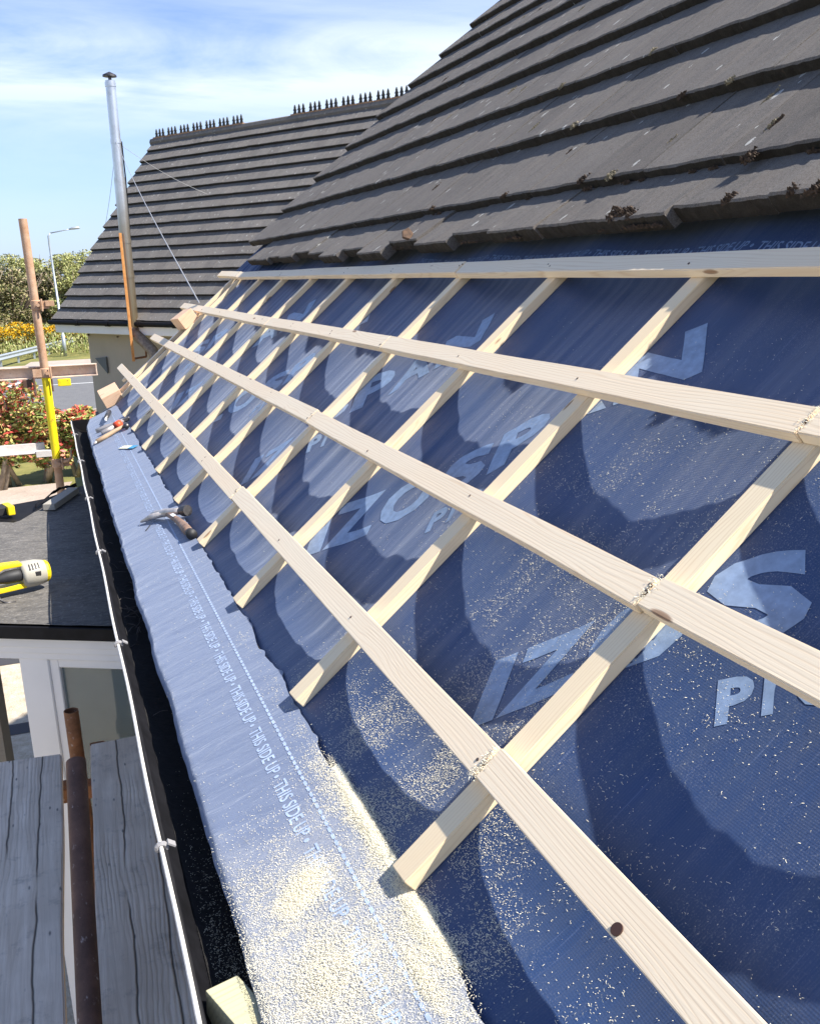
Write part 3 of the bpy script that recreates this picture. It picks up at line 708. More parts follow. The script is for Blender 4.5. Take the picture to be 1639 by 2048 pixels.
# ------------------------------------------------------------------ tools on the eaves strip
M['steel'] = plain('worn_steel', (.50, .45, .41), .42, .45, nscale=30, namp=.35)
M['darksteel'] = plain('dark_steel', (.09, .085, .085), .42, .7, nscale=25, namp=.4)
M['handle'] = plain('worn_leather_handle', (.22, .14, .10), .6, nscale=45, namp=.6)
M['handle2'] = wood('worn_hickory', base=(.42, .30, .19), dark=(.2, .13, .08), knots=False)
M['black2'] = plain('black_rubber', (.02, .02, .022), .6)
M['red'] = plain('orange_grip', (.80, .09, .03), .45)
def APM(v, y, h=0, rz=0): return AP @ Matrix.Translation((v, y, h)) @ Matrix.Rotation(rz, 4, 'Z')
hm = empty('hammer', (0, 0, 0), 'claw hammer with worn brown handle lying at the foot of the fourth counter batten', 'hammer', mw=APM(0, 0, 0))
mb = MB(); mb.tube([(-.040, 2.262, .026), (-.030, 2.20, .026), (-.020, 2.14, .024), (-.012, 2.07, .020), (-.008, 2.00, .018), (-.004, 1.935, .020)], [.009, .0095, .011, .0145, .0165, .0150], 14); mb.build('handle', M['handle'], hm, smooth=True)
mb = MB(); mb.tube([(-.004, 1.940, .020), (-.002, 1.905, .022)], [.0160, .0175], 14); mb.build('butt_cap', M['black2'], hm, smooth=True)
mb = MB(); mb.box((-.024, 2.165, .0375), (.012, .040, .0012), Matrix.Rotation(.15, 3, 'Z')); mb.build('sticker', M['white'], hm)
hd = [Vector((-.114, 2.367, .014)), Vector((-.085, 2.325, .024)), Vector((-.045, 2.268, .030)), Vector((-.010, 2.218, .030)), Vector((.004, 2.198, .030))]
mb = MB(); mb.tube(hd[1:], [.011, .015, .0125, .0125], 14); mb.build('head', M['steel'], hm, smooth=True)
for sg in (-1, 1):
    mb = MB(); q_ = Vector((.013 * sg, .009 * sg, 0)); mb.tube([hd[2] + q_ * .2, hd[1] + q_ * .75, (hd[0] + hd[1]) / 2 + q_ * 1.1, hd[0] + q_ * 1.35], [.012, .0105, .008, .004], 10); mb.build('claw', M['steel'], hm, smooth=True)
mb = MB(); mb.tube([hd[4], hd[4] + Vector((.008, -.011, 0)), hd[4] + Vector((.009, -.0125, 0)), hd[4] + Vector((.023, -.033, 0))], [.013, .013, .019, .019], 16); mb.build('striking_face', M['darksteel'], hm, smooth=False)
mb = MB(); mb.tube([(-.128, 2.235, .010), (-.108, 2.285, .007)], .0018, 6); o = mb.build('loose_nail', M['darksteel']); setw(o, AP.copy()); tag(o, 'dark steel nail lying beside the hammer claw', 'nail')
# second hammer further off
h2 = empty('hammer', (0, 0, 0), 'old hammer with long rough wooden handle pointing to the gutter, beside the pliers', 'hammer', mw=APM(-.02, 4.40, .02, 0))
mb = MB(); mb.tube([(0.01, 0, .004), (-.05, -.02, .003), (-.11, -.05, 0), (-.165, -.08, 0)], [.009, .011, .013, .012], 10); mb.build('handle', M['handle2'], h2, smooth=True)
mb = MB(); mb.tube([(.012, .06, .0), (.012, .02, .004), (.012, -.02, .004), (.012, -.05, .004)], [.006, .014, .016, .014], 12); mb.build('head', M['darksteel'], h2, smooth=True)
mb = MB(); mb.tube([(-.165, -.08, 0), (-.185, -.095, -.004)], [.009, .004], 8); mb.build('tip', M['steel'], h2, smooth=True)
# pliers
pl = empty('pliers', (0, 0, 0), 'silver pliers with an orange-red band, lying in the pile of tools at the far eaves', 'pliers', mw=APM(-.045, 4.62, .018, .2) @ Matrix.Scale(1.35, 4))
for sgn in (-1, 1):
    mb = MB(); mb.tube([(-.085, .05 * sgn, 0), (-.04, .045 * sgn, 0), (-.005, .012 * sgn, 0), (.02, -.008 * sgn, 0), (.055, -.004 * sgn, 0)], [.010, .010, .008, .010, .005], 10)
    mb.build('handle', M['steel'], pl, smooth=True)
mb = MB(); mb.tube([(-.02, -.045, .0), (.004, -.035, .0)], [.017, .017], 12); mb.build('grip_band', M['red'], pl, smooth=True)
mb = MB(); mb.box((.03, 0, 0), (.045, .03, .016)); mb.build('jaw', M['darksteel'], pl, bevel=.003)
cs = empty('caulking_tube', (0, 0, 0), 'grey metal tube tool lying uppermost in the pile of tools at the far eaves', 'tool', mw=APM(-.075, 5.02, .022, -.5))
mb = MB(); mb.tube([(-.045, .12, 0), (.05, -.12, .01)], [.016, .013], 12); mb.build('barrel', M['darksteel'], cs, smooth=True)
mb = MB(); mb.tube([(.05, -.12, .01), (.085, -.20, .012)], [.008, .007], 10); mb.build('nozzle', M['white'], cs, smooth=True)
M['lab1'] = plain('label_cream', (.72, .70, .52), .5); M['lab2'] = plain('label_blue', (.04, .28, .50), .4)
lb = empty('paper_label', (0, 0, 0), 'small cream and blue paper label lying on the eaves strip beyond the hammer', 'label', mw=APM(-.062, 3.86, .0105, -1.2))
mb = MB(); mb.box((0, 0, 0), (.11, .034, .0008)); mb.build('cream_half', M['lab1'], lb)
mb = MB(); mb.box((.085, 0, .0008), (.06, .034, .0008)); mb.build('blue_half', M['lab2'], lb)

# ------------------------------------------------------------------ felted porch
M['felt'] = None
m, nt, b = newmat('roofing_felt'); N = NT(nt); v = coords(N, False)
n1 = N.noise(N.map(v, (10, 3.2, 1)), 3.2, 7, .72, .7); n2 = N.noise(v, 70, 4, .7); n3 = N.noise(v, 2.2, 3)
n1 = N.noise(N.map(v, (5, 11, 1), rot=(0, 0, .25)), 3.0, 7, .72, .9)
col = N.mix(N.ramp(n1, [(.40, 0.0), (.66, 1.0)]), (.055, .053, .052), (.17, .157, .14))
col = N.mix(N.ramp(n3, [(.4, 0.0), (.7, .5)]), col, (.18, .165, .145))
col = N.mix(N.ramp(n2, [(.55, 0.0), (.72, .6)]), col, (.38, .36, .34))
N.L(col, b.inputs['Base Color']); b.inputs['Roughness'].default_value = .75
nb = N.bump(n2, .5, .003); nb = N.bump(n1, .8, .012, nb); N.L(nb, b.inputs['Normal']); M['felt'] = m
FZ = -.46
PO = Vector((-.3866, 2.1683, 0)); P1 = Vector((-.8832, .4691, 0)).normalized(); P2 = Vector((0, 0, 1)).cross(P1)
PF = Matrix(((P1.x, P2.x, 0, PO.x), (P1.y, P2.y, 0, PO.y), (0, 0, 1, 0), (0, 0, 0, 1)))     # x along the front (leftwards), y outwards, z up
porch = empty('porch', (-.9, 3.8, GZ), 'canted porch with flat felted roof, white fascia and white window frame below the gutter', 'porch')
def feltfn(u, w):
    f = PO + P1 * (-.15 + 2.4 * u); bk = Vector((-.28 - 1.5 * u, 4.95 - 1.05 * min(1, u * 3.2) + .9 * max(0, u - .31), 0)); q = f.lerp(bk, w)
    return (q.x, q.y, FZ + .003 * nz(q.x * 3, q.y * 3) + .003 * nz(q.x * 14, q.y * 9) + (.006 if w < .012 else 0))
grid('felt_roof', rng(0, 1, .02), rng(0, 1, .0125), feltfn, M['felt'], parent=porch)
def pbox(mb, a0, a1, y0, y1, z0, z1): mb.box(((a0 + a1) / 2, (y0 + y1) / 2, (z0 + z1) / 2), (a1 - a0, y1 - y0, z1 - z0))
mb = MB(); pbox(mb, -.15, 2.2, -.02, .006, -.510, FZ - .002); mb.build('roof_edge', M['black'], porch, bevel=.003, mw=PF)
mb = MB(); mb.prism([(-.30, 2.2), (-2.3, 3.2), (-1.7, 4.6), (-.85, 4.35), (-.62, 4.45), (-.30, 4.85)], .045, Matrix.Translation((0, 0, FZ - .055))); mb.build('roof_slab', M['black'], porch)
mb = MB(); pbox(mb, -.12, 2.2, -.075, -.030, -.555, -.505); pbox(mb, -.12, 2.2, -.075, -.038, -.580, -.555); pbox(mb, -.12, 2.2, -.075, -.045, -.606, -.580); mb.build('fascia', M['white'], porch, bevel=.002, mw=PF)
mb = MB()
for x in (.115, .395): pbox(mb, x - .003, x + .003, -.032, -.024, -.518, -.502)
mb.build('felt_nail', M['nail'], porch, mw=PF)
mb = MB(); pbox(mb, .300, .412, -.12, -.050, GZ, -.603); mb.build('corner_post', M['white'], porch, bevel=.004, mw=PF)
mb = MB(); pbox(mb, .266, .302, -.10, -.058, -1.5, -.604); pbox(mb, -.14, .266, -.10, -.056, -.640, -.604); pbox(mb, -.14, .30, -.10, -.05, -1.55, -1.5); pbox(mb, .012, .030, -.15, -.12, -1.5, -.64)
wf = mb.build('window', M['white'], porch, bevel=.003, mw=PF)
m, nt, b = newmat('window_glass'); b.inputs['Base Color'].default_value = (.42, .50, .50, 1); b.inputs['Roughness'].default_value = .03; b.inputs['Transmission Weight'].default_value = .7; b.inputs['IOR'].default_value = 1.5; M['glass'] = m
mb = MB(); pbox(mb, -.13, .268, -.082, -.076, -1.5, -.638); mb.build('pane', M['glass'], wf, mw=PF)
M['room'] = plain('dim_room', (.20, .24, .24), .9, nscale=4, namp=.3)
mb = MB(); pbox(mb, -.25, .40, -1.9, -1.85, GZ, -.51); pbox(mb, .36, .40, -1.85, -.125, GZ, -.51); pbox(mb, -.16, -.13, -1.85, -.0, GZ, -.51); mb.build('inner_wall', M['room'], porch, mw=PF)
mb = MB(); pbox(mb, -.14, .40, -.14, -.06, GZ, -1.55); mb.build('wall', M['render'], porch, mw=PF)
M['darkpost'] = wood('dark_post', base=(.20, .18, .15), dark=(.12, .10, .08), knots=False)
mb = MB(); pbox(mb, .535, .575, -.12, -.07, GZ, -.60); mb.build('post', M['darkpost'], porch, mw=PF)
# things on the felt
mb = MB(); fo = frame((-.592, 4.08, FZ + .006), (.13, .37, 0), (0, 0, 1))
o = beam('timber_offcut', .40, .062, .032, M['offcut'], fo, bevel=.002); tag(o, 'grey timber offcut lying on the far corner of the felt roof', 'timber offcut')
def scrapfn(a, b):
    p = Vector((-.66 + a * .22, 4.14 + a * .46 + b * .09, FZ + .012 + .04 * math.sin(a * 3.0) ** 2 * (1 - .6 * b) + .012 * nz(a * 6, b * 5)))
    return p
o = grid('felt_scrap', rng(0, 1, .04), rng(0, 1, .1), scrapfn, M['black']); so2 = o.modifiers.new('s', 'SOLIDIFY'); so2.thickness = .003
tag(o, 'crumpled black felt scrap behind the grey timber offcut', 'felt scrap')
# nail gun
M['yellow'] = plain('yellow_plastic', (.86, .62, .012), .42, nscale=30, namp=.10)
M['cream'] = plain('pale_grey_plastic', (.42, .39, .32), .42, nscale=20, namp=.08)
ng = empty('nail_gun', (0, 0, 0), 'yellow and grey cordless nail gun lying on the felt roof', 'nail gun', mw=Matrix.Translation((-.745, 2.70, FZ + .072)) @ rot(z=.30, y=.02) @ Matrix.Scale(1.12, 4))
# local x = towards the nose cap (right), y away, z up
mb = MB(); mb.tube([(.045, 0, .0), (.055, 0, .0), (.095, 0, .0), (.122, 0, .0), (.128, 0, 0)], [.042, .047, .046, .040, .034], 20); o = mb.build('motor_housing', M['cream'], ng, smooth=True)
for q in range(4):
    mb2 = MB(); mb2.box((.068 + q * .010, -.034 + q * .001, .031), (.004, .022, .004), Matrix.Rotation(.75, 3, 'X')); mb2.build('vent', M['black2'], o)
mb2 = MB(); mb2.box((.092, -.044, .008), (.018, .006, .016)); mb2.build('badge', M['darksteel'], o, bevel=.001)
mb = MB(); mb.tube([(.124, 0, 0), (.132, 0, 0), (.139, 0, 0)], [.038, .037, .030], 20); o = mb.build('end_cap', M['yellow'], ng, smooth=False)
for q in range(8):
    a = q * .785; mb2 = MB(); mb2.box((.139, .022 * math.cos(a), .022 * math.sin(a)), (.002, .004, .004)); mb2.build('vent', M['black2'], o)
mb = MB()
poly = [(-.20, .030), (-.08, .046), (.05, .046), (.05, .030), (-.02, .028), (-.055, .008), (-.055, -.006)] 
def xz(polyl, y0, th, parent, m, name, bv=.004):
    b_ = MB(); n = len(polyl); vs = [(p[0], y0, p[1]) for p in polyl] + [(p[0], y0 + th, p[1]) for p in polyl]
    b_.add(vs, [tuple(range(n)), tuple(range(n, 2 * n))[::-1]] + [(i, n + i, n + (i + 1) % n, (i + 1) % n) for i in range(n)])
    return b_.build(name, m, parent, bevel=bv, seg=2)
xz([(-.22, .020), (-.20, .042), (-.08, .052), (.05, .046), (.05, .034), (-.01, .034), (-.045, .018), (-.06, -.01), (-.10, -.02)], -.020, .045, ng, M['yellow'], 'top_housing')
xz([(-.052, -.045), (-.046, .012), (-.040, .012), (-.040, -.030), (.052, -.022), (.055, -.040)], -.030, .050, ng, M['yellow'], 'lower_housing')
mb = MB(); mb.tube([(-.050, -.012, .0), (-.030, -.014, .002), (-.005, -.016, .005), (.030, -.016, .006), (.052, -.012, .005)], [.014, .016, .022, .023, .016], 14); mb.build('grip', M['black2'], ng, smooth=True)
mb = MB()
for q in range(7): mb.tube([(-.068 - .002 * (q % 2), -.03, .02 - q * .010), (-.068 - .002 * (q % 2), .02, .02 - q * .010)], .0048, 8)
mb.build('magazine', M['darksteel'], ng, smooth=True)
mb = MB(); mb.tube([(-.048, -.045, -.03), (-.044, -.060, -.055), (-.030, -.072, -.064), (.0, -.080, -.066)], .0042, 8); mb.build('rafter_hook', M['darksteel'], ng, smooth=True)
mb = MB(); mb.box((-.085, -.045, -.050), (.05, .05, .028)); mb.build('battery', M['black2'], ng, bevel=.004)
bt = empty('battery_pack', (0, 0, 0), 'yellow and black battery pack at the left edge of the felt roof', 'battery', mw=Matrix.Translation((-.82, 4.10, FZ + .028)) @ rot(z=.3))
mb = MB(); mb.box((0, 0, .0), (.11, .09, .045)); mb.build('case', M['black2'], bt, bevel=.006, seg=2)
mb = MB(); mb.box((.032, -.02, .004), (.034, .11, .046)); mb.build('cover', M['yellow'], bt, bevel=.005, seg=2)

# ------------------------------------------------------------------ scaffold
def rusty(name, a=(.20, .085, .045), b2=(.33, .20, .14), rough=.75):
    m, nt, b = newmat(name); N = NT(nt); v = coords(N)
    f = N.ramp(N.noise(v, 14, 6, .7), [(.35, 0.0), (.68, 1.0)]); g = N.ramp(N.noise(N.map(v, (1, 1, .6)), 60, 4, .7), [(.62, 0.0), (.70, .8)])
    col = N.mix(f, a, b2); col = N.mix(g, col, (.42, .33, .29)); N.L(col, b.inputs['Base Color']); b.inputs['Roughness'].default_value = rough
    N.L(N.bump(N.noise(v, 90, 5, .7), .5, .002), b.inputs['Normal']); return m
M['rust'] = rusty('rusty_tube', (.40, .22, .12), (.55, .37, .25)); M['rustdark'] = rusty('dark_rusty_tube', (.085, .042, .028), (.17, .085, .055)); M['rustor'] = rusty('orange_rust', (.13, .055, .025), (.30, .13, .055))
m, nt, b = newmat('chipped_yellow_paint'); N = NT(nt); v = coords(N)
f = N.ramp(N.noise(N.map(v, (1, 1, .5)), 42, 6, .8), [(.60, 0.0), (.64, 1.0)]); N.L(N.mix(f, (.84, .66, .006), (.28, .13, .04)), b.inputs['Base Color']); b.inputs['Roughness'].default_value = .5; M['ypaint'] = m
def tube_obj(name, a, b_, r, m, parent, hollow=False, n=20):
    a, b_ = Vector(a), Vector(b_); mb = MB(); L = (b_ - a).length
    if hollow:
        mb.tube([(0, 0, 0), (0, 0, L)], r, n, cap=False); k = len(mb.v)
        mb.tube([(0, 0, L - .12), (0, 0, L)], r * .86, n, cap=False)
        mb.f += [(n + i, n + (i + 1) % n, k + n + (i + 1) % n, k + n + i) for i in range(n)]; mb.mi += [0] * n
        mb.add([(r * .86 * math.cos(6.283 * i / n), r * .86 * math.sin(6.283 * i / n), L - .12) for i in range(n)], [tuple(range(n))])
    else: mb.tube([(0, 0, 0), (0, 0, L)], r, n)
    o = mb.build(name, m, parent); smooth_by_angle(o)
    setw(o, Matrix.Translation(a) @ (b_ - a).to_track_quat('Z', 'Y').to_matrix().to_4x4())
    return o
UX, UY = -.531, 5.15
up = empty('scaffold_standard', (UX, UY, GZ), 'tall rusty scaffold tube with a bright yellow painted middle, left of the blue membrane', 'scaffold pole', 'scaffold poles')
tube_obj('tube', (UX, UY, GZ), (UX, UY, -.39), .0242, M['rust'], up); tube_obj('yellow_tube', (UX, UY, -.39), (UX, UY, .135), .0245, M['ypaint'], up); tube_obj('upper_tube', (UX, UY, .135), (UX - .012, UY, 1.026), .0242, M['rust'], up, hollow=True)
def coupler(c, parent, m, axis='X', s=1):
    mb = MB(); c = Vector(c)
    mb.tube([c - Vector((0, 0, .028)), c - Vector((0, 0, .024)), c + Vector((0, 0, .024)), c + Vector((0, 0, .028))], [.028, .033, .033, .028], 14)
    mb.box(c + Vector((.045 * s, -.01, 0)), (.05, .035, .045)); mb.tube([c + Vector((.01, -.05, .0)), c + Vector((.01, -.025, 0))], .011, 6); mb.tube([c + Vector((.03, -.04, -.035)), c + Vector((.03, -.04, .035))], .006, 8)
    o = mb.build('coupler', m, parent); smooth_by_angle(o); return o
coupler((UX, UY, .545), up, M['rust'], s=1); coupler((UX, UY, .150), up, M['rust'], s=-1); coupler((UX, UY, -.40), up, M['rust'], s=1)
mb = MB(); mb.box((UX + .075, UY - .02, .552), (.05, .03, .032)); mb.build('bracket', M['rust'], up, bevel=.002)
M['flaky'] = rusty('flaky_board', (.56, .40, .30), (.70, .60, .50), .9)
lg = empty('ledger_board', (-.7, 5.25, .16), 'upper horizontal rail with flaking paint crossing the yellow and rusty scaffold tube', 'scaffold rail', 'scaffold rails')
mb = MB(); mb.box((-.53, 5.222, .150), (.60, .006, .064)); mb.box((-.53, 5.20, .117), (.60, .045, .006)); mb.box((-.53, 5.20, .183), (.60, .040, .006)); mb.box((-.236, 5.20, .15), (.006, .045, .06)); mb.build('channel', M['flaky'], lg, bevel=.001)
mb = MB(); mb.box((-1.2, 5.21, .150), (.74, .04, .062)); mb.build('rail_extension', M['flaky'], lg, bevel=.002)
mb = MB(); mb.box((-.43, 5.17, .085), (.075, .04, .042)); mb.build('yellow_bracket', M['ypaint'], lg, bevel=.003)
mb = MB(); mb.box((-.64, 5.17, .09), (.05, .04, .045)); mb.tube([(-.60, 5.12, .13), (-.60, 5.12, .02)], .008, 8); mb.tube([(-.50, 5.12, .12), (-.50, 5.12, .04)], .006, 8); mb.build('clamp', M['rustdark'], lg, bevel=.002)
M['flakyw'] = rusty('chalky_white_board', (.52, .48, .44), (.66, .62, .58), .9)
lw = empty('lower_rail', (-.8, 5.2, -.3), 'lower chalky white rail meeting the scaffold tube at the foot of its yellow part', 'scaffold rail', 'scaffold rails')
mb = MB(); mb.box((-1.09, 5.2, -.303), (1.0, .012, .055)); mb.box((-1.09, 5.17, -.328), (1.0, .06, .008)); mb.box((-.60, 5.15, -.335), (.09, .04, .04)); mb.build('channel', M['flakyw'], lw, bevel=.002)
mb = MB(); mb.tube([(-.50, 5.12, -.39), (-.462, 5.10, -.385), (-.445, 5.10, -.36), (-.440, 5.10, -.315)], [.010, .009, .007, .004], 8); mb.build('hook', M['rust'], lw, smooth=True)
# near part: boards, short standard and rail
BZ = -.80
def bcut(): return (.02, .0)
o = beam('scaffold_board', 3.6, .225, .038, M['board'], frame((-.657 - .1125, -1.6, BZ - .038), (.012, 1, 0), (0, 0, 1)), bevel=.004, wob=.004, endcut=(0, .02), seed=51, n=40); tag(o, 'weathered grey scaffold board at the lower left picture edge', 'scaffold board', 'scaffold boards')
o = beam('scaffold_board', 3.62, .225, .038, M['board'], frame((-.633 + .1125, -1.6, BZ - .036), (.0305, 1, 0), (0, 0, 1)), bevel=.004, wob=.004, endcut=(0, -.015), seed=57, n=40); tag(o, 'weathered scaffold board beside the black gutter, with a brown stained far half', 'scaffold board', 'scaffold boards')
st = empty('scaffold_standard', (-.57, 2.20, GZ), 'short rusty open-topped scaffold tube in front of the porch window', 'scaffold pole', 'scaffold poles')
tube_obj('tube', (-.57, 2.14, GZ), (-.57, 2.14, -.722), .0242, M['rustor'], st, hollow=True)
mb = MB(); mb.box((-.60, 2.10, -1.0), (.09, .06, .06)); mb.box((-.50, 2.12, -.88), (.05, .05, .05)); mb.build('coupler', M['rustor'], st, bevel=.004)
rl = empty('scaffold_rail', (-.55, 1, -.6), 'long dark brown scaffold tube lying between the two weathered boards', 'scaffold pole', 'scaffold poles')
d_ = (Vector((-.57, .65, -.74)) - Vector((-.54, 1.22, -.47)))
tube_obj('tube', Vector((-.54, 1.22, -.47)) - d_ * .03 + Vector((-.012, 0, 0)), Vector((-.54, 1.22, -.47)) + d_ * 2.3, .0242, M['rustdark'], rl)
mb = MB(); mb.box((-.60, 1.96, -.93), (.16, .05, .05)); mb.build('transom', M['rustor'], rl, bevel=.004)

# ------------------------------------------------------------------ far house
AZ = math.radians(-31.0); D = Vector((math.sin(AZ), math.cos(AZ), 0)); U = Vector((math.cos(AZ), -math.sin(AZ), 0))
E0 = Vector((-.35, 20.86, -.15)); RUN, RISE = 3.0, 3.70; SL = math.hypot(RUN, RISE); LEN = 12.5
sdir = (U * RUN + Vector((0, 0, RISE))) / SL; ydir = -D; 
nrm = sdir.cross(ydir).normalized()
if nrm.z < 0: nrm = -nrm
# local x up slope, local y along: keep right handed
yl = nrm.cross(sdir).normalized()           # = +-D
FR = Matrix(((sdir.x, yl.x, nrm.x, E0.x), (sdir.y, yl.y, nrm.y, E0.y), (sdir.z, yl.z, nrm.z, E0.z), (0, 0, 0, 1)))
ysign = 1 if yl.dot(-D) > 0 else -1
far = empty('neighbouring_house', tuple(E0 + U * 3 - D * 6 + Vector((0, 0, GZ - E0.z))), 'tan rendered house with steep dark tiled roof and ridge cresting beyond the far verge', 'house')
g_ = SL / 16
ft = tile_roof('roof', FR @ Matrix.Translation((0, 0, -.04)), [g_ * k for k in range(16)], 0 if ysign > 0 else -LEN, LEN if ysign > 0 else 0, .30, .068, M['tile_far'], far, seed=11, seg=1, gauge=g_, jit=.004, z0=.035)
def fw(a, u, z): return E0 - D * a + U * u + Vector((0, 0, z))     # a along the eaves, u into the house, z up
mb = MB(); ov = .45
pr = [(ov, -.24), (ov, GZ + .15), (2 * RUN - ov, GZ + .15), (2 * RUN - ov, -.24), (RUN, RISE - .45)]
vs = [fw(.5, u, z) for u, z in pr] + [fw(LEN, u, z) for u, z in pr]
mb.add(vs, [(0, 1, 2, 3, 4), (9, 8, 7, 6, 5)] + [(i, (i + 1) % 5, 5 + (i + 1) % 5, 5 + i) for i in range(5)]); mb.build('wall', M['rendersh'], far)
mb = MB(); mb.add([fw(0, RUN, RISE + .02), fw(LEN, RUN, RISE + .02), fw(LEN, 2 * RUN, -.02), fw(0, 2 * RUN, -.02)], [(0, 1, 2, 3)]); mb.build('rear_roof', M['tile_far'], far)
mb = MB(); RF = Matrix(((-D.x, U.x, 0), (-D.y, U.y, 0), (-D.z, U.z, 1)))
def fbox(mb, a0, a1, u0, u1, z0, z1): mb.box(fw((a0 + a1) / 2, (u0 + u1) / 2, (z0 + z1) / 2), (a1 - a0, u1 - u0, z1 - z0), RF)
fbox(mb, .05, LEN, -.005, .02, -.235, -.015); fbox(mb, .05, LEN, .02, .47, -.245, -.235); mb.build('fascia', M['white'], far)
mb = MB(); mb.tube([fw(-.05, -.055, -.03), fw(LEN, -.055, -.03)], .05, 10); 
for k in range(9): mb.tube([fw(.9 + k * 1.05, -.055, -.03), fw(1.02 + k * 1.05, -.055, -.03)], .062, 10)
mb.build('gutter', M['black'], far)
mb = MB(); mb.tube([fw(-.02, RUN, RISE + .0), fw(LEN, RUN, RISE + .0)], .085, 8); mb.build('ridge', M['tile_far'], far)
M['ridgem'] = plain('orange_mortar', (.32, .19, .11), .9, nscale=20, namp=.4)
M['crest'] = plain('dark_cresting', (.035, .037, .033), .8, nscale=20, namp=.4)
for rg in ((.10, 3.0), (4.42, 8.2)):
    a = rg[0]; k = 0
    while a < rg[1]:
        mb = MB()
        for q in range(3):
            cx = a + .06 + q * .115; base = RISE + .07; h = .19
            out = [(-.055, 0), (.055, 0), (.02, .45), (.045, .45), (.012, .72), (.024, .72), (0, 1.0), (-.024, .72), (-.012, .72), (-.045, .45), (-.02, .45)]
            n = len(out); vs = [fw(cx + x, RUN - .012, base + z * h) for x, z in out] + [fw(cx + x, RUN + .012, base + z * h) for x, z in out]
            mb.add(vs, [tuple(range(n)), tuple(range(n, 2 * n))[::-1]] + [(i, (i + 1) % n, n + (i + 1) % n, n + i) for i in range(n)])
        mb.build('ridge_cresting', M['crest'], far)
        mb = MB(); mb.box(fw(a + .175, RUN, RISE + .075), (.40, .10, .035), RF); mb.build('ridge_mortar', M['ridgem'], far)
        a += .425
M['greypatch'] = plain('grey_patch', (.13, .14, .145), .7)  # dark grey triangle set just off the wall
mb = MB(); p = [onp for onp in [Vector((.42, 20.46, -.94)), Vector((.62, 20.12, -.90)), Vector((.62, 20.12, -1.24))]]
vs = [q - U * .02 for q in p] + [q - U * .05 for q in p]; mb.add(vs, [(0, 1, 2), (5, 4, 3), (0, 3, 4, 1), (1, 4, 5, 2), (2, 5, 3, 0)]); mb.build('wall_patch', M['greypatch'], far)
mb = MB(); mb.box(fw(.56, ov - .03, -.31), (.05, .04, .03), RF); mb.box(fw(1.6, ov - .03, -.33), (.03, .03, .03), RF); mb.build('wall_fixing', M['nail'], far)
# flue
M['stainless'] = None
m, nt, b = newmat('stainless_flue'); N = NT(nt); v = coords(N, False); b.inputs['Metallic'].default_value = .85; b.inputs['Roughness'].default_value = .38
sep = N.n('ShaderNodeSeparateXYZ'); N.L(v, sep.inputs[0])
tz = N.ramp(N.math('MULTIPLY_ADD', sep.outputs[2], .28, .05, clamp=True), [(0.0, 0.0), (.55, .30), (.75, 1.0)])
col = N.mix(tz, (.30, .23, .13), (.68, .70, .72)); col = N.mix(N.ramp(N.noise(v, 6, 4), [(.5, 0.0), (.8, .35)]), col, (.25, .2, .12)); N.L(col, b.inputs['Base Color']); M['stainless'] = m
FB = Vector((1.07, 18.40, -.21))
fl = empty('chimney_flue', tuple(FB), 'tall stainless steel chimney flue with a small cap, standing in front of the tan house', 'flue', mw=Matrix.Translation(FB))
FTOP = Vector((1.105, 18.35, 4.07)); fd = FTOP - FB
seglen = [0, .215, .36, .615, 1.0]
for a, b_ in zip(seglen[:-1], seglen[1:]):
    mb = MB(); mb.tube([fd * a, fd * b_], .100 if a < .5 else .088, 20); o = mb.build('flue_section', M['stainless'], fl); smooth_by_angle(o)
for a in (.0, .215, .36, .615, .765, .985):
    mb = MB(); mb.tube([fd * a - Vector((0, 0, .035)), fd * a + Vector((0, 0, .035))], .108 if a < .5 else .096, 20); o = mb.build('locking_band', M['stainless'], fl); smooth_by_angle(o)
mb = MB(); mb.tube([fd * 1.0, fd * 1.018], .03, 8); mb.tube([fd * 1.015, fd * 1.022, fd * 1.034], [.125, .12, .01], 20); mb.build('cap', M['darksteel'], fl)
mb = MB(); mb.tube([(0, 0, -.03), (.02, -.03, -.16), (.16, -.26, -.32), (.27, -.44, -.46), (.30, -.48, -.60), (.30, -.48, -1.2)], [.108, .11, .105, .105, .10, .10], 16); mb.build('elbow', rusty('stained_elbow', (.13, .09, .06), (.30, .24, .18), .5), fl, smooth=True)
mb = MB(); mb.tube([fd * .765 + Vector((.1, .0, 0)), fd * .62 + Vector((.11, 0, 0)), fd * .36 + Vector((.09, 0, 0))], .014, 6); mb.build('side_conduit', M['black'], fl)
rp_ = empty('flue_bracket', (1.05, 18.8, -.9), 'rusty orange steel angle bracket fixed beside the chimney flue', 'bracket')
mb = MB(); a_ = Vector((.985, 18.20, 1.476)); b_ = Vector((.994, 18.23, -.87)); mb.box((a_ + b_) / 2, (.05, .05, (a_ - b_).length)); mb.build('upright', rusty('bright_orange_rust', (.52, .20, .05), (.66, .32, .10)), rp_)
mb = MB(); mb.tube([(.994, 18.23, -.82), (1.24, 18.3, -.80)], .022, 6); mb.tube([(1.24, 18.3, -.80), (1.25, 18.3, -.42)], .02, 6); mb.tube([(.994, 18.23, -.40), (1.25, 18.3, -.38)], .016, 6); mb.build('stay', M['rustor'], rp_)
M['wire'] = plain('guy_wire', (.42, .42, .42), .5, .4)
cpos = FB + fd * .765
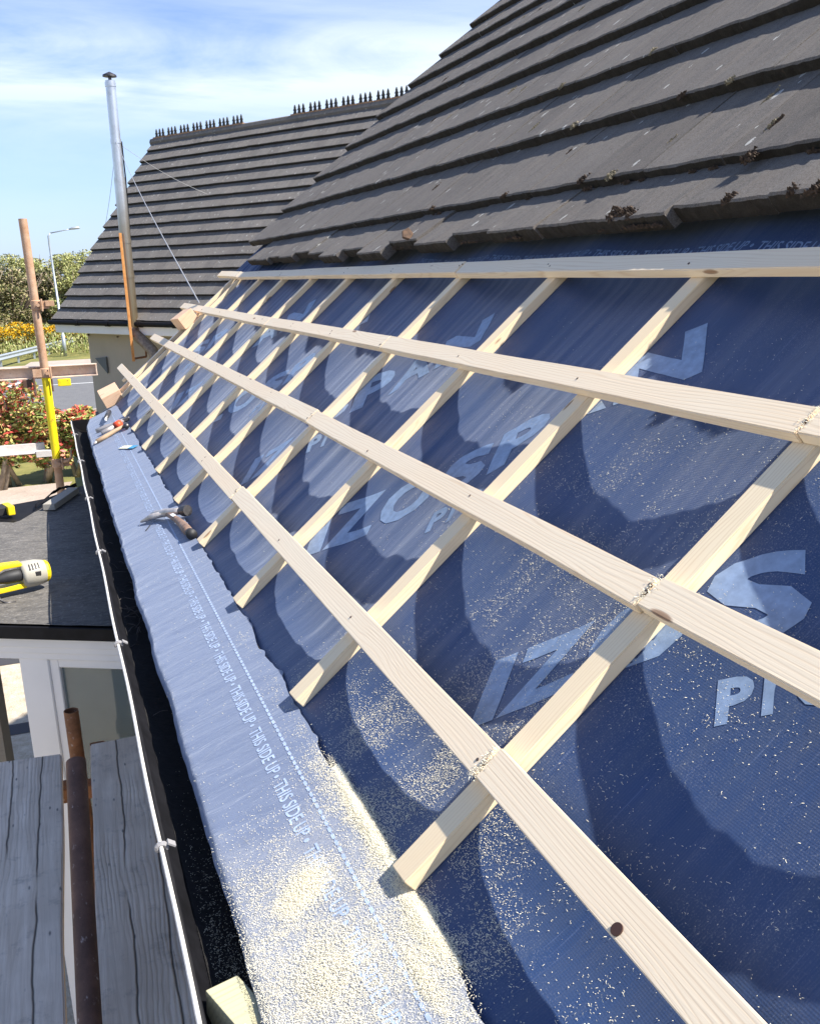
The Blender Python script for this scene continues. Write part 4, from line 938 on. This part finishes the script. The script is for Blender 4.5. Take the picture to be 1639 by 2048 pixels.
for nm, e_, lab in (('a', Vector((.97, 21.69, 1.80)), 'thin guy wire from the flue down to the left side of the far roof'), ('b', Vector((2.83, 19.20, 2.22)), 'thin guy wire from the flue to the middle of the far roof'), ('c', rw(.72, 5.80, .05), 'long pale guy wire from the flue to the end of the third batten')):
    mb = MB(); n = 12; mb.tube([cpos.lerp(e_, i / n) - Vector((0, 0, .25 * math.sin(math.pi * i / n) * .3)) for i in range(n + 1)], .004 if nm != 'c' else .0045, 5)
    o = mb.build('guy_wire', M['wire']); tag(o, lab, 'wire', 'guy wires of the flue')

# ------------------------------------------------------------------ ground, road, verge
def noisy_ground(name, c1, c2, sc, rough=.95):
    m, nt, b = newmat(name); N = NT(nt); v = coords(N, False)
    f = N.noise(v, sc, 7, .7); N.L(N.mix(N.ramp(f, [(.35, 0.0), (.68, 1.0)]), c1, c2), b.inputs['Base Color']); b.inputs['Roughness'].default_value = rough
    N.L(N.bump(N.noise(v, sc * 6, 4), .6, .03), b.inputs['Normal']); return m
M['grass'] = noisy_ground('lawn', (.10, .115, .025), (.25, .22, .06), 1.2)
M['asphalt'] = noisy_ground('asphalt', (.125, .125, .13), (.155, .155, .155), 3)
M['path'] = noisy_ground('pale_path', (.36, .29, .24), (.46, .38, .32), 2)
M['paving'] = noisy_ground('sandy_paving', (.42, .34, .24), (.62, .54, .42), 7)
M['line'] = plain('road_paint', (.75, .75, .73), .7)
M['shadow_band'] = plain('dark_shadow_band', (.05, .05, .055), .7)
def quad(name, pts, z, m, label=None, kind='structure'):
    mb = MB(); mb.add([(x, y, z) for x, y in pts], [tuple(range(len(pts)))]); o = mb.build(name, m); tag(o, kind=kind); return o
def ground_fn(x, y): return (x, y, GZ + .02 * nz(x * .1, y * .1) + 3.2 * sm(70, 130, y) + (0))
gr = grid('ground', [-400, -200, -100, -60, -40, -25, -15, -8, 0, 8, 15, 25, 40, 60, 100, 200, 400], [-60, -20, 0, 10, 20, 30, 40, 50, 60, 66, 70, 76, 84, 95, 110, 130, 170, 250, 500, 1200], lambda x, y: ground_fn(x, y), M['grass']); tag(gr, kind='structure')
quad('road', [(-80, 34.5), (60, 34.5), (60, 51.4), (-80, 51.4)], GZ + .05, M['asphalt'])
quad('road_marking', [(-80, 44.6), (60, 44.6), (60, 44.75), (-80, 44.75)], GZ + .054, M['line'])
quad('road_marking', [(-2.6, 44.8), (-2.4, 44.8), (-1.2, 48.9), (-1.45, 48.9)], GZ + .054, M['line'])
mb = MB(); mb.box((-10, 51.6, GZ + .07), (140, .18, .16)); tag(mb.build('kerb', M['path']), kind='structure')
mb = MB(); mb.box((-10, 34.4, GZ + .07), (140, .18, .16)); tag(mb.build('kerb', M['path']), kind='structure')
quad('footpath', [(-80, 51.7), (60, 51.7), (60, 59.0), (-1.6, 57.8), (-1.9, 55.4), (-80, 53.4)], GZ + .10, M['path'])
quad('paving', [(-16, -12), (-.2, -12), (-.2, 13.5), (-16, 13.5)], GZ + .05, M['paving'])
quad('paving_shadow_band', [(-8, 11.3), (-.4, 11.3), (-.4, 10.85), (-8, 10.85)], GZ + .056, M['shadow_band'])  # shadow bands across the paving, painted as flat dark strips
quad('paving_shadow_band', [(-8, 9.06), (-.4, 9.06), (-.4, 8.80), (-8, 8.80)], GZ + .056, M['shadow_band'])
mb = MB(); mb.box((-6.3, 17.6, (GZ + .69 - 4.59 * .78) / 2), (11.9, 6.6, .69 - 4.59 * .78 - GZ)); tag(mb.build('raised_lawn', M['grass']), kind='structure')
quad('terrace', [(-9, 14.3), (-.75, 15.0), (-.40, 17.1), (-9, 16.6)], .69 - 4.59 * .78 + .02, M['path'])

# ------------------------------------------------------------------ vegetation
def leafmat(name, col, rough=.5, sub=0):
    m, nt, b = newmat(name); N = NT(nt); v = coords(N, False); f = N.noise(v, 4, 3)
    N.L(N.mix(N.ramp(f, [(.3, 0.0), (.7, 1.0)]), tuple(c * .7 for c in col), tuple(min(1, c * 1.25) for c in col)), b.inputs['Base Color']); b.inputs['Roughness'].default_value = rough
    b.inputs['Specular IOR Level'].default_value = .35
    return m
LM = {'red': leafmat('leaf_red', (.62, .09, .07)), 'pink': leafmat('leaf_pink', (.68, .26, .17)), 'cream': leafmat('leaf_cream', (.62, .52, .17)), 'green': leafmat('leaf_green', (.24, .30, .07)), 'dark': leafmat('leaf_dark', (.085, .10, .035)),
      'olive': leafmat('leaf_olive', (.33, .31, .13)), 'lime': leafmat('leaf_lime', (.38, .40, .14)), 'gorse': leafmat('leaf_gorse', (.74, .43, .01)), 'gorseg': leafmat('leaf_gorse_green', (.10, .13, .035)), 'brown': leafmat('leaf_brown', (.40, .32, .20)), 'bark': plain('bark', (.16, .12, .09), .9, nscale=8, namp=.4), 'barkp': plain('pale_bark', (.30, .25, .19), .9, nscale=8, namp=.4)}
def leaves(mb, centre, rad, n, size, mats, rr, hollow=.55, up=None):
    for _ in range(n):
        while True:
            p = Vector((rr.uniform(-1, 1), rr.uniform(-1, 1), rr.uniform(-1, 1)))
            if hollow < p.length < 1: break
        q = Vector((p.x * rad[0], p.y * rad[1], p.z * rad[2])) + Vector(centre)
        t = Vector((rr.gauss(0, 1), rr.gauss(0, 1), rr.gauss(0, .6))).normalized(); s2 = t.cross(Vector((rr.gauss(0, 1), rr.gauss(0, 1), rr.gauss(0, 1)))).normalized()
        L = size * rr.uniform(.6, 1.3); w = L * .42
        b = len(mb.v); mb.v += [tuple(q - t * L), tuple(q + s2 * w), tuple(q + t * L), tuple(q - s2 * w)]; mb.f.append((b, b + 1, b + 2, b + 3))
        mb.mi.append(mats(p, q, rr))
def plant(name, base, blobs, n, size, matlist, pick, label, cat, group, trunk=None, tm='bark', seed=1, lname='foliage'):
    rr = random.Random(seed); e_ = empty(name, base, label, cat, group, mw=Matrix.Translation(base))
    mb = MB(); tot = sum(b[3] * b[4] * b[5] for b in blobs) ** 1.0
    for (x, y, z, rx, ry, rz) in blobs:
        k = int(n * (rx * ry * rz) / tot) + 20
        leaves(mb, (x, y, z), (rx, ry, rz), k, size, pick, rr)
    o = mb.build(lname, [LM[q] for q in matlist], e_)
    tb = MB()
    for seg_ in (trunk or [[(0, 0, 0, .08), (0, 0, 1, .04)]]): tb.tube([s_[:3] for s_ in seg_], [s_[3] for s_ in seg_], 7)
    tb.build('trunk' if cat == 'tree' else 'stem', LM[tm], e_, smooth=True)
    return e_
# photinia hedge, several shrubs at about 20 to 22 m
def pick_ph(p, q, rr):
    t = rr.random(); h = p.z
    if t < .07 + .30 * max(0, h): return 0
    if t < .20 + .38 * max(0, h): return 1
    if t < .52 + .2 * max(0, h): return 2
    return 3 if t < .95 else 4
hed = [(-3.3, 22.0, 2.9, 1.6, 61, 'tallest red-tipped shrub of the hedge, at the left picture edge'), (-1.75, 22.2, 2.55, 1.05, 62, 'red-tipped hedge shrub just left of the yellow scaffold tube'), (-.75, 22.4, 1.75, .85, 63, 'red-tipped hedge shrub behind the yellow scaffold tube'), (-.05, 23.0, 1.75, .8, 64, 'red-tipped hedge shrub next to the corner of the tan house')]
RB = .69 - 4.59 * .78
for (x, y, h, r, sd_, lab) in hed:
    x = -.486 + (x + .486) * .78; y = -1.04 + (y + 1.04) * .78; h *= .78; r *= .78
    rr = random.Random(sd_); bl = []
    for k in range(13):
        a = rr.uniform(0, 6.28); q = rr.uniform(0, .75) * r; bl.append((q * math.cos(a), q * math.sin(a) * .7, rr.uniform(.35, .80) * h, r * rr.uniform(.32, .5), r * rr.uniform(.3, .5), h * rr.uniform(.16, .27)))
    tr = [[(rr.uniform(-.2, .2), rr.uniform(-.2, .2), 0, .05), (rr.uniform(-.3, .3), rr.uniform(-.3, .3), h * .45, .035), (rr.uniform(-.6, .6), rr.uniform(-.3, .3), h * .8, .015)] for _ in range(5)]
    plant('hedge_shrub', (x, y, RB), bl, 8500, .054, ['red', 'pink', 'cream', 'green', 'dark'], pick_ph, lab, 'shrub', 'shrubs of the red-tipped hedge', tr, 'barkp', sd_)
# gorse
def pick_g(p, q, rr): return 0 if rr.random() < .62 + .3 * p.z else 1
for k, (x, y, h, r) in enumerate([(-6.0, 64, 1.9, 2.4), (-3.6, 67, 1.8, 1.8), (-2.0, 67.5, 1.6, 1.4), (-.6, 68.5, 1.6, 1.4), (.9, 70, 1.7, 1.6), (-8.5, 61, 1.9, 2.4)]):
    rr = random.Random(80 + k); bl = [(rr.uniform(-.7, .7) * r, rr.uniform(-.5, .5) * r, rr.uniform(.35, .85) * h, r * .42, r * .42, h * .24) for _ in range(9)]
    nm = ['second from the left of the gorse row', 'left of the rusty scaffold tube', 'behind the rusty scaffold tube', 'between the scaffold tube and the lamp post', 'behind the foot of the lamp post', 'farthest left of the gorse row'][k]
    plant('gorse_bush', (x, y, GZ + .2), bl, 2600, .085, ['gorse', 'gorseg'], pick_g, 'gorse bush in yellow flower, ' + nm, 'bush', 'gorse bushes in flower on the bank', [[(0, 0, 0, .06), (.2, 0, h * .6, .03)]], 'bark', 80 + k)
# bank of rough green behind the rail
bank = MB(); rr = random.Random(5)
for _ in range(9000):
    x = rr.uniform(-14, 6); y = rr.uniform(61.5, 72); z = GZ + .05 + sm(60, 72, y) * 1.2 + rr.uniform(0, .35)
    t = Vector((rr.gauss(0, .5), rr.gauss(0, .5), 1)).normalized(); s2 = t.cross(Vector((rr.gauss(0, 1), rr.gauss(0, 1), 0))).normalized(); L = rr.uniform(.1, .28); q = Vector((x, y, z)); b = len(bank.v)
    bank.v += [tuple(q - s2 * .05), tuple(q + s2 * .05), tuple(q + t * L)]; bank.f.append((b, b + 1, b + 2)); bank.mi.append(rr.choice((0, 0, 1, 2)))
o = bank.build('rough_grass', [LM['olive'], LM['lime'], LM['green']]); tag(o, 'rough green and straw coloured grass on the bank behind the road barrier', 'grass', kind='stuff')
# trees
def pick_t(kind):
    def f(p, q, rr):
        t = rr.random(); l = max(0, min(1, .5 + .5 * p.z))
        if kind == 0: return 0 if t < .45 * l + .1 else (1 if t < .6 else 2)
        if kind == 1: return 0 if t < .5 * l + .2 else (1 if t < .75 else 2)
        return 0 if t < .6 else 1
    return f
trees = [(-5.4, 72, 6.0, 3.0, 1, 'brownish bare-twigged tree at the left picture edge'), (-2.7, 76, 5.6, 2.9, 0, 'olive green tree behind the top of the scaffold tube'), (-.4, 78, 5.3, 2.6, 0, 'olive green tree just left of the lamp post'), (1.8, 74, 5.5, 2.4, 2, 'fresh green tree right of the lamp post, beside the tiled roof'), (4.5, 75, 5.4, 2.6, 2, 'fresh green tree mostly hidden behind the tiled roof'),
         (-9, 76, 6.6, 3.4, 1, 'brown tree beyond the left picture edge'), (-1.5, 86, 6.2, 3.6, 2, 'pale green tree far behind the scaffold tube'), (2.6, 88, 6.2, 3.6, 2, 'pale green tree far behind the lamp post')]
for k, (x, y, h, r, kind, lab) in enumerate(trees):
    rr = random.Random(200 + k); bl = []
    for q in range(46):
        a = rr.uniform(0, 6.28); w = rr.uniform(0, .85) * r; zz = rr.uniform(.10, .92); bl.append((w * math.cos(a) * (1.15 - .55 * zz), w * math.sin(a) * .8, zz * h, r * rr.uniform(.18, .34), r * rr.uniform(.18, .34), h * rr.uniform(.06, .11)))
    tr = [[(0, 0, -.5, .20), (.1, .05, h * .35, .14), (.0, .1, h * .8, .05)]] + [[(0, 0, h * rr.uniform(.15, .5), .08), (math.cos(a) * r * .5, math.sin(a) * r * .4, h * rr.uniform(.5, .7), .045), (math.cos(a) * r * .85, math.sin(a) * r * .6, h * rr.uniform(.7, .98), .012)] for a in [rr.uniform(0, 6.28) for _ in range(9)]]
    ml = [['olive', 'brown', 'dark'], ['brown', 'olive', 'dark'], ['lime', 'olive', 'green']][kind]
    gy = ground_fn(x, y)[2]
    plant('tree', (x, y, gy), bl, 13000, .115, ml, pick_t(kind), lab, 'tree', 'trees on the bank beyond the road', tr, 'barkp' if kind == 1 else 'bark', 200 + k, 'crown')
# thin bare twigs at the left
e_ = bpy.data.objects.get('tree'); tb = MB(); rr = random.Random(9)
for _ in range(60):
    a = rr.uniform(0, 6.28); p0 = Vector((math.cos(a) * 1.5, math.sin(a), rr.uniform(4.2, 5.4))); p1 = p0 + Vector((rr.gauss(0, .5), rr.gauss(0, .3), rr.uniform(.6, 1.7))); tb.tube([p0, (p0 + p1) / 2 + Vector((.1, 0, 0)), p1], [.03, .02, .008], 4)
tb.build('twigs', LM['barkp'], e_)
# guard rail
M['galv'] = plain('galvanised_rail', (.42, .46, .48), .45, .5, nscale=3, namp=.1)
ga = empty('guard_rail', (-2, 60, GZ), 'galvanised road barrier running past the foot of the lamp post', 'barrier')
A_, B_ = Vector((-7.6, 41.2, GZ)), Vector((1.6, 71.0, GZ)); dr_ = (B_ - A_).normalized(); pr_ = Vector((dr_.y, -dr_.x, 0))
prof = [(0, .62), (.06, .57), (0, .50), (0, .46), (.06, .39), (0, .34)]
vs = [A_ + pr_ * x * 1.2 + Vector((0, 0, z * 1.15)) for x, z in prof] + [B_ + pr_ * x * 1.2 + Vector((0, 0, z * 1.15)) for x, z in prof]
mb = MB(); mb.add(vs, [(i, i + 1, 6 + i + 1, 6 + i) for i in range(5)]); o = mb.build('rail', M['galv'], ga); q = o.modifiers.new('s', 'SOLIDIFY'); q.thickness = .02
for k in range(11):
    c = A_.lerp(B_, (k + .5) / 11) ; mb = MB(); mb.box(c + Vector((0, 0, .33)) - pr_ * .1, (.12, .1, .72)); mb.build('post', M['galv'], ga)
# street lamp
lp = empty('street_lamp', (.35, 62.2, GZ), 'tall grey street lamp with an arm reaching right, beyond the road', 'street lamp', mw=Matrix.Translation((.35, 62.2, GZ)))
tp = Vector((-.12, 0, 7.15))
mb = MB(); mb.tube([(0, 0, 0), (0, 0, 1.3), (0, 0, 1.31), tp - Vector((0, 0, .55)), tp - Vector((0, 0, .12)), tp + Vector((.12, 0, .06))], [.11, .11, .075, .06, .055, .04], 10); mb.build('pole', M['galv'], lp, smooth=True)
mb = MB(); mb.tube([tp + Vector((.1, 0, .05)), tp + Vector((1.0, 0, .22)), tp + Vector((1.3, 0, .27))], [.035, .03, .03], 8); mb.build('arm', M['galv'], lp, smooth=True)
mb = MB(); mb.tube([tp + Vector((1.2, 0, .26)), tp + Vector((1.45, 0, .32)), tp + Vector((1.75, 0, .34)), tp + Vector((1.85, 0, .33))], [.04, .085, .08, .03], 10); mb.build('lamp_head', M['galv'], lp, smooth=True)
bpy.context.view_layer.update()

for o in bpy.data.objects:
    if o.parent is not None:
        o.matrix_parent_inverse = Matrix.Identity(4)
        o.matrix_basis = WM[o.parent.name].inverted() @ WM[o.name] if o.parent.name in WM else WM[o.name]
bpy.context.view_layer.update()
